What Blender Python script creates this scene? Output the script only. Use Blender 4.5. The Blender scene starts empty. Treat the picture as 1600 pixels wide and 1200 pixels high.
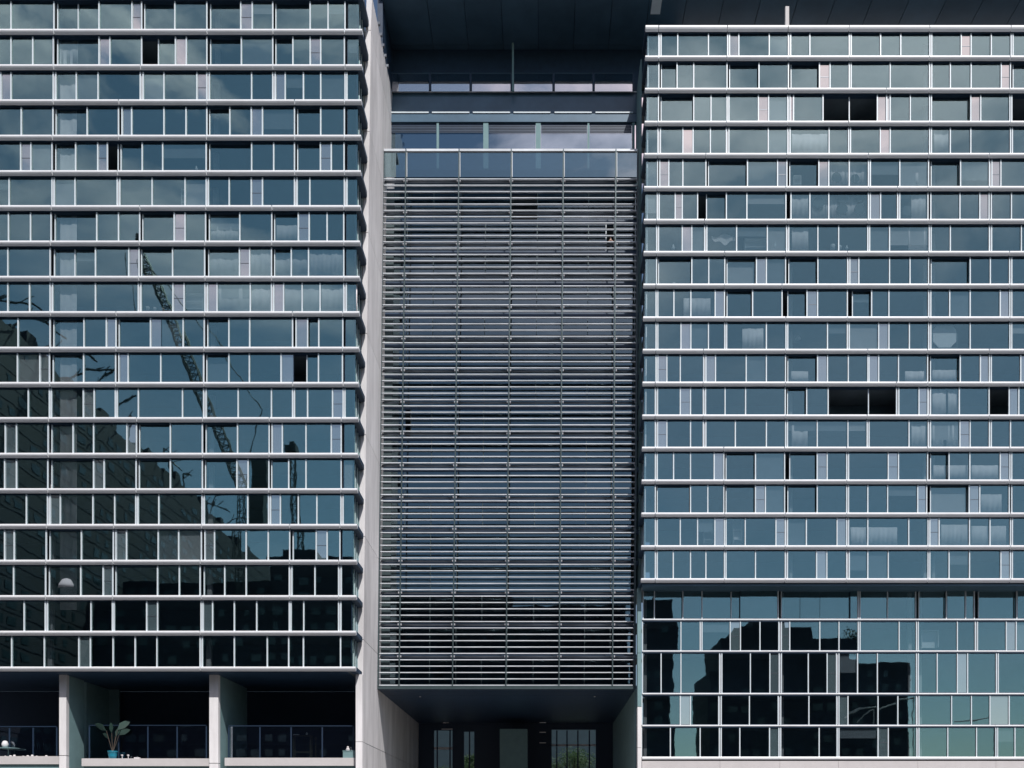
import bpy, math, random
from mathutils import Vector
random.seed(7)
R = math.radians
scene = bpy.context.scene
COL = scene.collection

# ------------------------------------------------------------------ camera
# eye 1.7 m above the street, looking level; the upright frame is a lens shift (as on a view camera)
F, CX, CY, ZC = 1400.0, 850.0, 1292.0, 1.7
cam_d = bpy.data.cameras.new('camera'); cam = bpy.data.objects.new('camera', cam_d); COL.objects.link(cam)
cam.location = (0, 0, ZC); cam.rotation_euler = (R(90), 0, 0)
cam_d.sensor_width = 36; cam_d.lens = 36 * F / 1600
cam_d.shift_x = (800 - CX) / 1600; cam_d.shift_y = (CY - 600) / 1600
cam_d.clip_end = 3000
scene.camera = cam

# ------------------------------------------------------------------ world, sun, exposure
SUN_AZ, SUN_EL = 158, 50           # azimuth clockwise from +Y
world = bpy.data.worlds.new('World'); scene.world = world; world.use_nodes = True
wn = world.node_tree; wn.nodes.clear()
def wnode(t, **k):
    n = wn.nodes.new(t)
    for a, b in k.items(): setattr(n, a, b)
    return n
sky = wnode('ShaderNodeTexSky', sky_type='NISHITA', sun_disc=False, sun_elevation=R(SUN_EL), sun_rotation=R(SUN_AZ), air_density=1.0, dust_density=.5)
tc = wnode('ShaderNodeTexCoord')
mp = wnode('ShaderNodeMapping'); mp.inputs['Scale'].default_value = (-1.0, 1.0, 2.2); mp.inputs['Location'].default_value = (3.3, 1, 1)
nz = wnode('ShaderNodeTexNoise'); nz.inputs['Scale'].default_value = 4.2; nz.inputs['Detail'].default_value = 7; nz.inputs['Roughness'].default_value = .55; nz.inputs['Distortion'].default_value = .4
rp = wnode('ShaderNodeValToRGB'); rp.color_ramp.elements[0].position = .46; rp.color_ramp.elements[1].position = .62
rp.color_ramp.elements[1].color = (.85, .85, .85, 1)
mx = wnode('ShaderNodeMixRGB'); mx.inputs['Color2'].default_value = (19, 15.2, 16.2, 1)
bgn = wnode('ShaderNodeBackground'); bgn.inputs['Strength'].default_value = .092
wo = wnode('ShaderNodeOutputWorld')
L = wn.links.new
L(tc.outputs['Generated'], mp.inputs[0]); L(mp.outputs[0], nz.inputs['Vector']); L(nz.outputs['Fac'], rp.inputs[0])
sx_ = wnode('ShaderNodeSeparateXYZ'); L(tc.outputs['Generated'], sx_.inputs[0])
hi = wnode('ShaderNodeMapRange'); hi.inputs['From Min'].default_value = .44; hi.inputs['From Max'].default_value = .62; hi.inputs['To Min'].default_value = .06; hi.inputs['To Max'].default_value = 1
L(sx_.outputs['Z'], hi.inputs[0])                     # a cloud bank overhead that thins towards the horizon
mm = wnode('ShaderNodeMath', operation='MULTIPLY'); L(rp.outputs[0], mm.inputs[0]); L(hi.outputs[0], mm.inputs[1])
L(mm.outputs[0], mx.inputs['Fac']); L(sky.outputs[0], mx.inputs['Color1']); L(mx.outputs[0], bgn.inputs[0]); L(bgn.outputs[0], wo.inputs[0])
sd = bpy.data.lights.new('sun', 'SUN'); sun = bpy.data.objects.new('sun', sd); COL.objects.link(sun)
sd.energy = 4.2; sd.angle = R(.5); sd.color = (1, .975, .955)
to_sun = Vector((math.sin(R(SUN_AZ)) * math.cos(R(SUN_EL)), math.cos(R(SUN_AZ)) * math.cos(R(SUN_EL)), math.sin(R(SUN_EL))))
sun.rotation_euler = to_sun.to_track_quat('Z', 'Y').to_euler()
sun.location = to_sun * 300
vs = scene.view_settings
vs.view_transform = 'Standard'; vs.look = 'None'; vs.gamma = 1; vs.use_curve_mapping = False; vs.exposure = 0
scene.cycles.max_bounces = 8; scene.cycles.transparent_max_bounces = 10; scene.cycles.glossy_bounces = 4
scene.cycles.caustics_reflective = False; scene.cycles.caustics_refractive = False

# ------------------------------------------------------------------ materials
def mat(name, col, rough=.6, metal=0.0, noise=0.0, nscale=1.0, bump=0.0, bscale=8.0, spec=.5, streak=False):
    m = bpy.data.materials.new(name); m.use_nodes = True
    nt = m.node_tree; b = nt.nodes['Principled BSDF']
    b.inputs['Base Color'].default_value = (*col, 1); b.inputs['Roughness'].default_value = rough
    b.inputs['Metallic'].default_value = metal; b.inputs['Specular IOR Level'].default_value = spec
    if noise or bump:
        g = nt.nodes.new('ShaderNodeNewGeometry')
        mpn = nt.nodes.new('ShaderNodeMapping'); nt.links.new(g.outputs['Position'], mpn.inputs[0])
        if streak: mpn.inputs['Scale'].default_value = (1, 1, .22)
    if noise:
        n = nt.nodes.new('ShaderNodeTexNoise'); n.inputs['Scale'].default_value = nscale; n.inputs['Detail'].default_value = 8; n.inputs['Roughness'].default_value = .65
        nt.links.new(mpn.outputs[0], n.inputs['Vector'])
        r = nt.nodes.new('ShaderNodeMapRange'); r.inputs['From Min'].default_value = .3; r.inputs['From Max'].default_value = .7
        r.inputs['To Min'].default_value = 1 - noise; r.inputs['To Max'].default_value = 1 + noise
        nt.links.new(n.outputs['Fac'], r.inputs[0])
        oi = nt.nodes.new('ShaderNodeObjectInfo')
        r2 = nt.nodes.new('ShaderNodeMapRange'); r2.inputs['To Min'].default_value = 1 - noise * .5; r2.inputs['To Max'].default_value = 1 + noise * .5
        nt.links.new(oi.outputs['Random'], r2.inputs[0])
        mu = nt.nodes.new('ShaderNodeMath'); mu.operation = 'MULTIPLY'; nt.links.new(r.outputs[0], mu.inputs[0]); nt.links.new(r2.outputs[0], mu.inputs[1])
        v = nt.nodes.new('ShaderNodeVectorMath'); v.operation = 'SCALE'; v.inputs[0].default_value = col
        nt.links.new(mu.outputs[0], v.inputs['Scale']); nt.links.new(v.outputs[0], b.inputs['Base Color'])
    if bump:
        n = nt.nodes.new('ShaderNodeTexNoise'); n.inputs['Scale'].default_value = bscale; n.inputs['Detail'].default_value = 5
        nt.links.new(mpn.outputs[0], n.inputs['Vector'])
        bp = nt.nodes.new('ShaderNodeBump'); bp.inputs['Strength'].default_value = .5; bp.inputs['Distance'].default_value = bump
        nt.links.new(n.outputs['Fac'], bp.inputs['Height']); nt.links.new(bp.outputs[0], b.inputs['Normal'])
    return m

def glass_mat(name, refl, tint, trans, rvar=.02, bumpd=.0026, back=None):
    """Sun-control glass: a mirror coat over a tinted clear (or, with back, opaque glazed) body, slightly wavy."""
    m = bpy.data.materials.new(name); m.use_nodes = True
    nt = m.node_tree; nt.nodes.clear(); N = nt.nodes.new; K = nt.links.new
    out = N('ShaderNodeOutputMaterial'); mix = N('ShaderNodeMixShader'); gl = N('ShaderNodeBsdfGlossy')
    gl.inputs['Roughness'].default_value = .012; gl.inputs['Color'].default_value = (*tint, 1)
    if back:
        tr = N('ShaderNodeBsdfDiffuse'); tr.inputs['Color'].default_value = (*back, 1)
    else:
        tr = N('ShaderNodeBsdfTransparent'); tr.inputs['Color'].default_value = (*trans, 1)
    oi = N('ShaderNodeObjectInfo'); mr = N('ShaderNodeMapRange')
    mr.inputs['To Min'].default_value = refl - rvar; mr.inputs['To Max'].default_value = refl + rvar
    K(oi.outputs['Random'], mr.inputs[0])
    g = N('ShaderNodeNewGeometry'); n = N('ShaderNodeTexNoise'); n.inputs['Scale'].default_value = .55; n.inputs['Detail'].default_value = 1.5
    ad = N('ShaderNodeVectorMath'); ad.operation = 'ADD'
    sc = N('ShaderNodeVectorMath'); sc.operation = 'SCALE'; sc.inputs[0].default_value = (37, 19, 53); K(oi.outputs['Random'], sc.inputs['Scale'])
    K(g.outputs['Position'], ad.inputs[0]); K(sc.outputs[0], ad.inputs[1]); K(ad.outputs[0], n.inputs['Vector'])
    bp = N('ShaderNodeBump'); bp.inputs['Strength'].default_value = 1; bp.inputs['Distance'].default_value = bumpd
    K(n.outputs['Fac'], bp.inputs['Height']); K(bp.outputs[0], gl.inputs['Normal'])
    K(mr.outputs[0], mix.inputs[0]); K(tr.outputs[0], mix.inputs[1]); K(gl.outputs[0], mix.inputs[2]); K(mix.outputs[0], out.inputs[0])
    return m

M = dict(
    alu=mat('satin_aluminium', (.80, .81, .82), .4, 0, .05, .5, streak=True),
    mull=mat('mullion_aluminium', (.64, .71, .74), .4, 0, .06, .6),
    blinda=mat('pale_blind_fabric', (.50, .48, .48), .9, 0, .08, 1),
    blindb=mat('grey_blind_fabric', (.22, .24, .26), .9, 0, .1, 1),
    cover=mat('joint_cover_metal', (.42, .42, .44), .5, 0, .1, 1),
    slat=mat('louvre_aluminium', (.64, .67, .70), .4, 0, .2, .35),
    tube=mat('louvre_tube_metal', (.13, .145, .165), .35, .6, .1, 1),
    post=mat('dark_green_steel', (.05, .075, .08), .45, .3, .15, 2),
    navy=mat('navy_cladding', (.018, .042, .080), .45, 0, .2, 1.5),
    soffit=mat('soffit_panel', (.06, .115, .165), .32, .1, .2, .3),
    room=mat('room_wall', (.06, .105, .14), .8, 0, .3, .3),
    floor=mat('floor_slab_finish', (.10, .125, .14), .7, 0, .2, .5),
    incol=mat('painted_column', (.55, .52, .52), .7, 0, .05, 1),
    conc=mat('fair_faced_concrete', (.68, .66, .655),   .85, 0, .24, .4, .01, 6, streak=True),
    concg=mat('green_grey_render_and_shade', (.18, .29, .30), .8, 0, .1, .8, .005, 6),  # also paints the shade on the column flanks and upper corner pier
    stone=mat('pale_pink_stone', (.56, .53, .52), .7, 0, .05, 1, .003, 12),
    lamp=mat('white_panel', (.75, .72, .73), .6),
    cloth=mat('pale_curtain_cloth', (.86, .78, .77), .9, 0, .12, 1.2),
    white=mat('white_paint', (.8, .79, .79), .5),
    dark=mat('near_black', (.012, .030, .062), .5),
    darkglasspaper=mat('dark_disc', (.01, .03, .04), .6),
    city=mat('dark_city_block', (.004, .011, .027), .7, 0, .35, .12),
    citylight=mat('city_block_band', (.006, .015, .034), .6, 0, .3, .2),
    citywin=mat('city_window_glass', (.032, .056, .07), .25, 0, .5, .25),
    crane=mat('crane_steel', (.03, .045, .05), .5, .3),
    asphalt=mat('asphalt', (.05, .05, .052), .9, 0, .15, 1, .004, 30),
    pave=mat('pavement_slabs', (.28, .27, .26), .85, 0, .1, 1),
    leaf=mat('green_leaf', (.05, .10, .05), .6, 0, .35, 2),
    leaf2=mat('bright_green_leaf', (.22, .38, .17), .6, 0, .35, 2),
    bark=mat('bark', (.08, .06, .045), .9),
    pot=mat('blue_glazed_pot', (.02, .28, .40), .25),
    wood=mat('dark_wood', (.10, .075, .06), .6, 0, .2, 4),
    skin=mat('skin', (.55, .36, .28), .6),
    sheer=mat('frosted_white_sheet', (.65, .62, .62), .8),
    glass=glass_mat('sun_control_glass', .36, (.41, .63, .59), (.88, .93, .95)),
    glassr=glass_mat('sun_control_glass_green', .34, (.35, .53, .53), (.88, .93, .95)),
    vent=glass_mat('frosted_vent_glass', .60, (.74, .76, .72), (.5, .6, .6), .05, .002, (.11, .165, .18)),
    coat=glass_mat('mirror_coated_panel', .62, (.82, .88, .90), (.5, .6, .6), .03, .002, (.3, .3, .3)),
    darkleaf=mat('dark_houseplant_leaf', (.018, .045, .035), .5, 0, .3, 2),
    cglass=glass_mat('courtyard_glass', .19, (.46, .60, .64), (.60, .68, .72), .02, .003),
    parg=glass_mat('parapet_glass', .40, (.54, .70, .72), (.55, .62, .66), .03, .002),
    rail=glass_mat('balustrade_glass', .30, (.75, .80, .9), (.72, .82, .84), .03, .002),
)

# ------------------------------------------------------------------ builders
def PX(px, D): return (px - CX) / F * D
def PZ(py, D): return ZC + (CY - py) / F * D
W = {}          # world origin of every object
def link(o, parent=None, origin=(0, 0, 0)):
    COL.objects.link(o); W[o.name] = Vector(origin)
    if parent is not None:
        o.parent = parent; o.location = Vector(origin) - W[parent.name]
    else: o.location = origin
    return o
def tag(o, label=None, cat=None, group=None, kind=None):
    if label: o['label'] = label
    if cat: o['category'] = cat
    if group: o['group'] = group
    if kind: o['kind'] = kind
    return o
def thing(name, origin, label, cat, group=None):
    o = bpy.data.objects.new(name, None); o.empty_display_size = .5
    link(o, None, origin); return tag(o, label, cat, group)
BOXF = [(0, 3, 2, 1), (4, 5, 6, 7), (0, 1, 5, 4), (1, 2, 6, 5), (2, 3, 7, 6), (3, 0, 4, 7)]
_unit = {}
def unit(m):
    if m not in _unit:
        me = bpy.data.meshes.new('box_' + m)
        v = [(x, y, z) for z in (-.5, .5) for x, y in ((-.5, -.5), (.5, -.5), (.5, .5), (-.5, .5))]
        me.from_pydata(v, [], BOXF); me.materials.append(M[m]); _unit[m] = me
    return _unit[m]
def bx(name, m, x0, x1, y0, y1, z0, z1, parent=None, rot=None):
    o = bpy.data.objects.new(name, unit(m))
    link(o, parent, ((x0 + x1) / 2, (y0 + y1) / 2, (z0 + z1) / 2))
    o.scale = (abs(x1 - x0), abs(y1 - y0), abs(z1 - z0))
    if rot: o.rotation_euler = rot
    return o
class MB:
    def __init__(s): s.v = []; s.f = []
    def hexa(s, pts):
        n = len(s.v); s.v += [tuple(p) for p in pts]; s.f += [tuple(i + n for i in f) for f in BOXF]; return s
    def box(s, x0, x1, y0, y1, z0, z1):
        return s.hexa([(x, y, z) for z in (z0, z1) for x, y in ((x0, y0), (x1, y0), (x1, y1), (x0, y1))])
    def prism(s, prof, x0, x1):              # profile (y,z) swept along x
        n = len(s.v); k = len(prof)
        s.v += [(x0, y, z) for y, z in prof] + [(x1, y, z) for y, z in prof]
        s.f += [tuple(n + i for i in range(k)), tuple(n + k + i for i in reversed(range(k)))]
        s.f += [(n + i, n + k + i, n + k + (i + 1) % k, n + (i + 1) % k) for i in range(k)]
        return s
    def prismy(s, prof, y0, y1):             # profile (x,z) swept along y
        n = len(s.v); k = len(prof)
        s.v += [(x, y0, z) for x, z in prof] + [(x, y1, z) for x, z in prof]
        s.f += [tuple(n + i for i in range(k)), tuple(n + k + i for i in reversed(range(k)))]
        s.f += [(n + i, n + k + i, n + k + (i + 1) % k, n + (i + 1) % k) for i in range(k)]
        return s
    def tube(s, a, b, r0, r1=None, k=6):
        r1 = r0 if r1 is None else r1
        a = Vector(a); b = Vector(b); d = (b - a).normalized()
        u = d.orthogonal().normalized(); w = d.cross(u); n = len(s.v)
        for p, r in ((a, r0), (b, r1)):
            for i in range(k):
                t = 2 * math.pi * i / k; s.v.append(tuple(p + u * (r * math.cos(t)) + w * (r * math.sin(t))))
        s.f += [(n + i, n + (i + 1) % k, n + k + (i + 1) % k, n + k + i) for i in range(k)]
        s.f += [tuple(n + i for i in reversed(range(k))), tuple(n + k + i for i in range(k))]
        return s
    def lathe(s, c, prof, k=14):             # prof (r,z) around c
        n = len(s.v)
        for r, z in prof:
            for i in range(k):
                t = 2 * math.pi * i / k; s.v.append((c[0] + r * math.cos(t), c[1] + r * math.sin(t), c[2] + z))
        for j in range(len(prof) - 1):
            s.f += [(n + j * k + i, n + j * k + (i + 1) % k, n + (j + 1) * k + (i + 1) % k, n + (j + 1) * k + i) for i in range(k)]
        s.f += [tuple(n + i for i in reversed(range(k))), tuple(n + (len(prof) - 1) * k + i for i in range(k))]
        return s
    def obj(s, name, m, parent=None, origin=None, smooth=False):
        if origin is None:
            origin = W[parent.name] if parent is not None else Vector([(min(c) + max(c)) / 2 for c in zip(*s.v)][:2] + [min(p[2] for p in s.v)])
        o0 = Vector(origin); me = bpy.data.meshes.new(name)
        me.from_pydata([tuple(Vector(p) - o0) for p in s.v], [], s.f); me.materials.append(M[m])
        if smooth:
            for p in me.polygons: p.use_smooth = True
        me.update()
        return link(bpy.data.objects.new(name, me), parent, origin)

def struct(name, m, mb): return tag(mb.obj(name, m), kind='structure')

# ------------------------------------------------------------------ setting: ground
struct('street', 'asphalt', MB().box(-900, 900, -900, 70, -.3, 0))
struct('pavement', 'pave', MB().box(-300, 300, 70, 400, -.3, .13))

# ------------------------------------------------------------------ curtain-wall facades
def parse(s):
    t = []
    for w in s.split():
        x, k = w.rsplit(':', 1); bare = x.endswith('~')
        t.append((float(x.rstrip('~')), k, bare))
    return t
GL = .10      # glass behind the mullion face
RC = .22      # further setback of recessed sashes
def row(wing, text, zt, zb, D, xend, gmat='glass', blinds=.14, mw=.108):
    """one storey of windows; zt / zb = underside of the shelf above and top of the shelf below"""
    tk = parse(text)
    Dm = D
    groups = []; cur = []
    for t in tk:
        cur.append(t)
    # split into windows at the paired joints
    groups = [[]]
    for i, t in enumerate(tk):
        groups[-1].append((i, t))
        if t[1] in 'nd' and i < len(tk) - 1: groups.append([])
    if not groups[-1]: groups.pop()
    def typ(i): return tk[i][1] if 0 <= i < len(tk) else 'g'
    setb = 'rdk'
    for g in groups:
        xa = g[0][1][0]; last = g[-1][0]; xb = tk[last + 1][0] if last + 1 < len(tk) else xend
        X0, X1 = PX(xa, Dm + .5), PX(xb, Dm + .5)
        fr = MB()
        fr.box(X0 + .01, X1 - .01, D + .055, D + .06 + RC + GL + .1, zt - .05, zt - .004)
        fr.box(X0 + .01, X1 - .01, D + .055, D + .06 + RC + GL + .1, zb + .004, zb + .06)
        for i, (x, k, bare) in g:
            if k in setb and typ(i - 1) not in setb:
                xx = PX(x, Dm + .2); fr.box(xx - .03, xx + .0, D + .09, D + RC + GL - .01, zb + .06, zt - .05)
            if k not in setb and typ(i - 1) in setb:
                xx = PX(x, Dm + .2); fr.box(xx - .0, xx + .03, D + .09, D + RC + GL - .01, zb + .06, zt - .05)
        win = fr.obj('window', 'navy', wing, ((X0 + X1) / 2, D + .3, zb))
        for i, (x, k, bare) in g:
            xn = tk[i + 1][0] if i + 1 < len(tk) else xend
            if not bare:
                back = (k in setb and typ(i - 1) in setb)
                dm = Dm + (RC if back else 0); xx = PX(x, dm)
                h = mw * random.uniform(.93, 1.05)
                if back: h *= .8
                bx('mullion', 'mull', xx - h / 2, xx + h / 2, dm, dm + .11, zb + .008, zt - .008, win)
            if k == 'd' or k == 'k': continue
            if k == 'n':
                d2 = Dm + .09; bx('joint_cover', 'cover', PX(x, d2), PX(xn, d2), d2, d2 + .05, zb + .01, zt - .06, win); continue
            dg = Dm + GL + (RC if k == 'r' else 0)
            m = {'p': 'vent'}.get(k, gmat)
            nm = 'vent_panel' if k == 'p' else 'pane'
            a, b = PX(x, dg) + .02, PX(xn, dg) - .02
            bx(nm, m, a, b, dg, dg + .02, zb + .062, zt - .052, win, (random.gauss(0, .0014), 0, random.gauss(0, .0022)))
            if k in 'gr' and random.random() < blinds and xn - x > 9:
                zc_ = zb + .065 + (zt - zb) * random.choice((0, 0, 0, .3, .5, .62))
                bx('roller_blind', random.choice(('blinda', 'blindb', 'blindb')), a + .03, b - .03, dg + .1, dg + .115, zc_, zt - .06, win)
            if k == 'p':                     # transom that splits the vent panel
                if random.random() < .5:
                    zz = zb + (zt - zb) * .5; bx('transom', 'tube', a, b, dg - .02, dg - .002, zz - .02, zz + .02, win)

def shelf_prof(D, z, dep=.42, h=.20):
    return [(D + dep, z + h), (D + .035, z + h), (D + .008, z + h * .85), (D, z + h * .6), (D, z + h * .2), (D + .012, z + h * .08), (D + .06, z - h * .3), (D + .19, z - h * .97), (D + .2, z - h * .97), (D + .21, z - h * .6), (D + dep, z - h * .6)]
def shelf(wing, D, z, xs, h=.20, dep=.42, name='sunshade_shelf'):
    bx('underside_panel', 'navy', PX(xs[0], D), PX(xs[-1], D) - .03, D + .215, D + dep - .002, z - h + .003, z - h * .62, wing)
    for a, b in zip(xs[:-1], xs[1:]):
        MB().prism(shelf_prof(D, z, dep, h), PX(a, D) + .042, PX(b, D) - .042).obj(name, 'alu', wing, (PX((a + b) / 2, D), D, z))

LROWS = """17:g 84:d 90:r 122:r 154.5:g 206:p 221:d 226:r 273:g 323:d 329:r 376:p 394:g 426:d 431:r 484.5:g 512.5:g 539:d 544~:g
17:g 51:g 83:d 90:r 154.5:p 171.5:g 221:k 247.5:r 274:p 291:g 323:d 329:r 377:g 426:d 431:r 457.5:g 484.5:p 501:g 538:d 543~:g
1:p 17:g 83:n 87:g 119:g 153:g 219:n 223.5:g 256:g 307.5:p 323:n 327:g 393:g 426:n 430:p 445.5:g 474:g 501:g 539:n 542:g
33:g 82.5:d 87.5:r 136:g 185:d 190.5:p 205.5:g 256:g 290.5:g 323:d 327.5:r 359:g 392.5:p 410:g 460:d 465:r 501:g 538:d 543~:g
32:p 48:g 81:d 87:r 118:g 152.5:p 167.5:k 184.5:d 189:r 222:g 254:g 322:d 327.5:r 393:g 427.5:g 460:d 465:r 500.5:p 517.5:g 537.5:d 543~:g
14:g 81:n 84.5:g 117:g 183:n 187:g 237.5:g 289:g 322:n 325.5:g 358:g 392.5:p 410:g 460:n 464:g 484:g 538:n 542:g
13:g 47.5:g 79.5:d 86:r 151:g 185:g 218:d 223:r 272:p 289:g 321:d 327:r 374.5:g 424.5:d 429:r 466:p 483:g 511:g 537:d 541~:g
12:g 78:d 85:r 117:r 149:g 201:p 217:d 221:r 269.5:g 319.5:d 326:r 374:p 390:g 424:d 429:r 455:g 482:g 537:d 541~:g
12:g 46:g 78:n 82:g 149:g 216:n 220:g 270:p 287.5:g 320:n 324:p 339:g 391:g 424:n 427.5:p 443:g 472:g 500:g 537:n 541:g
28:g 78:d 84:r 131:g 166:p 181:d 186:r 235:p 252~:g 286:g 319:d 324.5:r 357.5:g 390:g 457:d 462.5:p 480.5:r 498:g 535.5:d 540~:g
27:g 62:p 77:d 83:r 130.5:g 180.5:d 185.5:p 200:g 251:g 318:d 323:r 357.5:g 389.5:g 439:p 459~:k 479.5:r 497.5:g 535:d 539~:g
44:g 77:n 80:g 130:p 147:g 180:n 183:g 216:g 285:g 318:n 322:g 372:g 424:g 457:n 460:g 480.5:g 519.5:p 536:n 539:g
8:p 25.5:g 75:d 81:r 114:g 146:g 198:p 213:d 218:r 266:g 316:d 322:r 371:g 420.5:d 425:p 441:g 478:g 517.5:p 533:d 538~:g
7:p 25.5:g 74.5:d 81:r 146:p 162.5:g 212.5:d 217.5:r 266:g 316:d 321:r 370:p 387.5:g 420:d 424.5:r 451:g 478:g 533:d 537~:g
41:g 74:n 78:p 94:g 145:g 179:g 212:n 215.5:g 248:g 315.5:n 319:g 387:g 419.5:n 422.5:p 438:g 466:g 495:g 532.5:n 536:g
7:p 22:g 72:d 78:r 127:g 177:d 181:p 197.5:g 247:g 279:g 314.5:d 320:p 335:g 384.5:g 419:g 452.5:d 458:r 494:p 511:g 531:d 535~:g
21:g 71:d 77:r 126:g 161:p 176:d 181:r 246:g 280:g 312.5:d 319:r 351:g 384.5:g 452:n 456:g 492:g 529:n 533:g
37.5:g 70.5:n 74:g 142:g 175.5:n 178:g 229:p 246:g 314:n 317:p 332:g 366:g 401:g 452:n 454.5:g 474.5:g 529:n 532.5:g
18:g 69:g 123:p 141:g 176.5:g 211:g 245:g 312.5:n 316:g 366:g 417.5:g 451:g 474:g 532:g""".split('\n')
LY = [48, 103.4, 158.2, 213.6, 269, 323.6, 379, 434.2, 489.4, 545, 600, 655, 710.8, 766.2, 822, 878, 933.4, 989, 1045]
RROWS = """1011~:g 1029.5:n 1033:g 1059:g 1107:g 1137:n 1140:p 1154.5:g 1202:g 1232:n 1235.5:g 1265.5:g 1327:n 1330:g 1376:g 1407.5:g 1453:n 1456:g 1502:p 1517.5:g 1549:g 1580:n 1583:g
1011~:g 1029.5:d 1033.5:r 1058:g 1084:g 1136:d 1140:r 1186:g 1232:d 1236:r 1280.5:p 1297:g 1327:n 1330:g 1391:g 1452.5:n 1456:g 1485:g 1517.5:g 1564.5:p 1579:d 1583:r
1010~:g 1029:d 1033:r 1084:g 1111:g 1136:n 1139:g 1185:p 1201:g 1231:n 1234.5:p 1240:g 1286:k 1327:k 1371:p 1385.5:n 1391:g 1422.5:g 1452.5:n 1455.5:r 1517:p 1532.5:g 1578:n 1581:k
1009~:g 1028:n 1032:g 1067:p 1083:g 1110:g 1135:n 1139:g 1200.5:g 1231:n 1234.5:g 1295.5:g 1326:n 1329:g 1375.5:p 1391:g 1452.5:n 1455.5:g 1485:g 1517:g 1579:n 1582:g
1009~:g 1027.5:d 1031:p 1045:g 1067:g 1103:d 1107:r 1168:g 1215:p 1229.5:d 1234:r 1279.5:p 1295:g 1327:g 1357:n 1360:g 1406:g 1451:d 1455:r 1501:g 1546:n 1550:p 1564:g
1008~:g 1027:n 1030:g 1055:p 1066:g 1090:k 1104:r 1135:g 1167:g 1228:d 1236:g 1265.5:g 1295:g 1357:n 1360:p 1376:g 1402.5:n 1406:g 1450:d 1454.5:g 1500:g 1531:p 1545.5:d 1549:g 1580.5:g
1008~:g 1026:n 1029:g 1066:p 1081:g 1101:n 1104.5:g 1151:g 1199:g 1229:n 1232.5:g 1278:g 1310.5:g 1356:n 1359:g 1390:g 1452:n 1455:g 1485:g 1546:n 1549.5:g 1596:g
1008~:g 1026:d 1029:r 1081:g 1107.5:g 1132.5:d 1136:r 1182:p 1197.5:g 1227.5:d 1232.5:r 1278:g 1324.5:n 1328:p 1342:g 1390:g 1422:g 1451:d 1455:r 1516:g 1547.5:g 1577.5:n 1581:g
1007~:g 1025:n 1028:g 1053:g 1079.5:g 1117.5:p 1132:d 1136:r 1176:g 1222:d 1231:r 1261:p 1277.5:g 1324:k 1332:r 1362:g 1389:g 1451:n 1454.5:g 1484:g 1516:g 1563:p 1578:d 1581:g
1007~:g 1025:n 1028:g 1064:p 1079.5:g 1107:g 1132.5:n 1135.5:g 1197.5:g 1228:n 1231:g 1293:g 1324:n 1327:g 1373:p 1389:g 1421:g 1451:n 1454.5:g 1516:g 1578:n 1581:g
1006~:g 1025:n 1028:p 1042:g 1063:g 1099.5:n 1103:p 1118:g 1166:g 1197.5:g 1227.5:d 1231:r 1277.5:p 1293:g 1325.5:g 1356:n 1358:p 1373:g 1404:g 1449.5:d 1454:r 1500.5:g 1532:p 1546:n 1549:g 1595:p
1006~:g 1024:n 1027.5:g 1063:p 1079:g 1099:n 1102.5:g 1133:g 1165:g 1227:d 1230.5:r 1260.5:g 1294:k 1357:k 1401:n 1404.5:g 1436:p 1450:n 1454:g 1499:g 1545.5:k 1577:p 1592:g
1006~:g 1024:n 1027.5:p 1042:g 1079:g 1099:n 1103:g 1149:g 1197.5:g 1227.5:n 1230.5:g 1277:g 1325:g 1355:n 1358:g 1420.5:g 1450.5:n 1454:g 1500:p 1516:g 1546:n 1549:g 1579:g
1006~:g 1024:n 1027:g 1052.5:g 1079:g 1116:p 1131:d 1134.5:r 1180.5:g 1226:d 1234:r 1277:p 1292.5:g 1323:n 1326:g 1388:p 1404:g 1449.5:d 1454:r 1483:g 1515.5:g 1563:p 1578:n 1581:g
1006~:g 1024:d 1027:r 1079:g 1106:g 1131:d 1134.5:r 1180.5:p 1196:g 1226:d 1231:r 1277:g 1323:n 1326:g 1356:g 1387:g 1434:p 1448:d 1454:r 1514.5:p 1531:g 1577:d 1581:g
1006~:g 1024:n 1027:g 1063:g 1090:g 1117:p 1132:n 1134.5:g 1164.5:g 1212.5:p 1227:n 1230.5:g 1260:g 1308:p 1323:n 1326:g 1356:g 1420:g 1450:n 1453:p 1467.5:g 1515:g 1547:g 1579:n 1582:g
1006~:g 1024:n 1027:g 1052:g 1079:g 1103:g 1132:n 1134.5:g 1180.5:g 1227:n 1230.5:g 1276:p 1292:g 1323:n 1327:g 1356:g 1388:g 1450:n 1453:g 1483:g 1515:g 1564:p 1579:n 1582:g""".split('\n')
RY = [43, 89.5, 140, 191.5, 241.8, 293.5, 344.8, 395, 446, 497.3, 548, 599.2, 650.6, 701, 752.2, 803.8, 855, 906.6]
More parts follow.
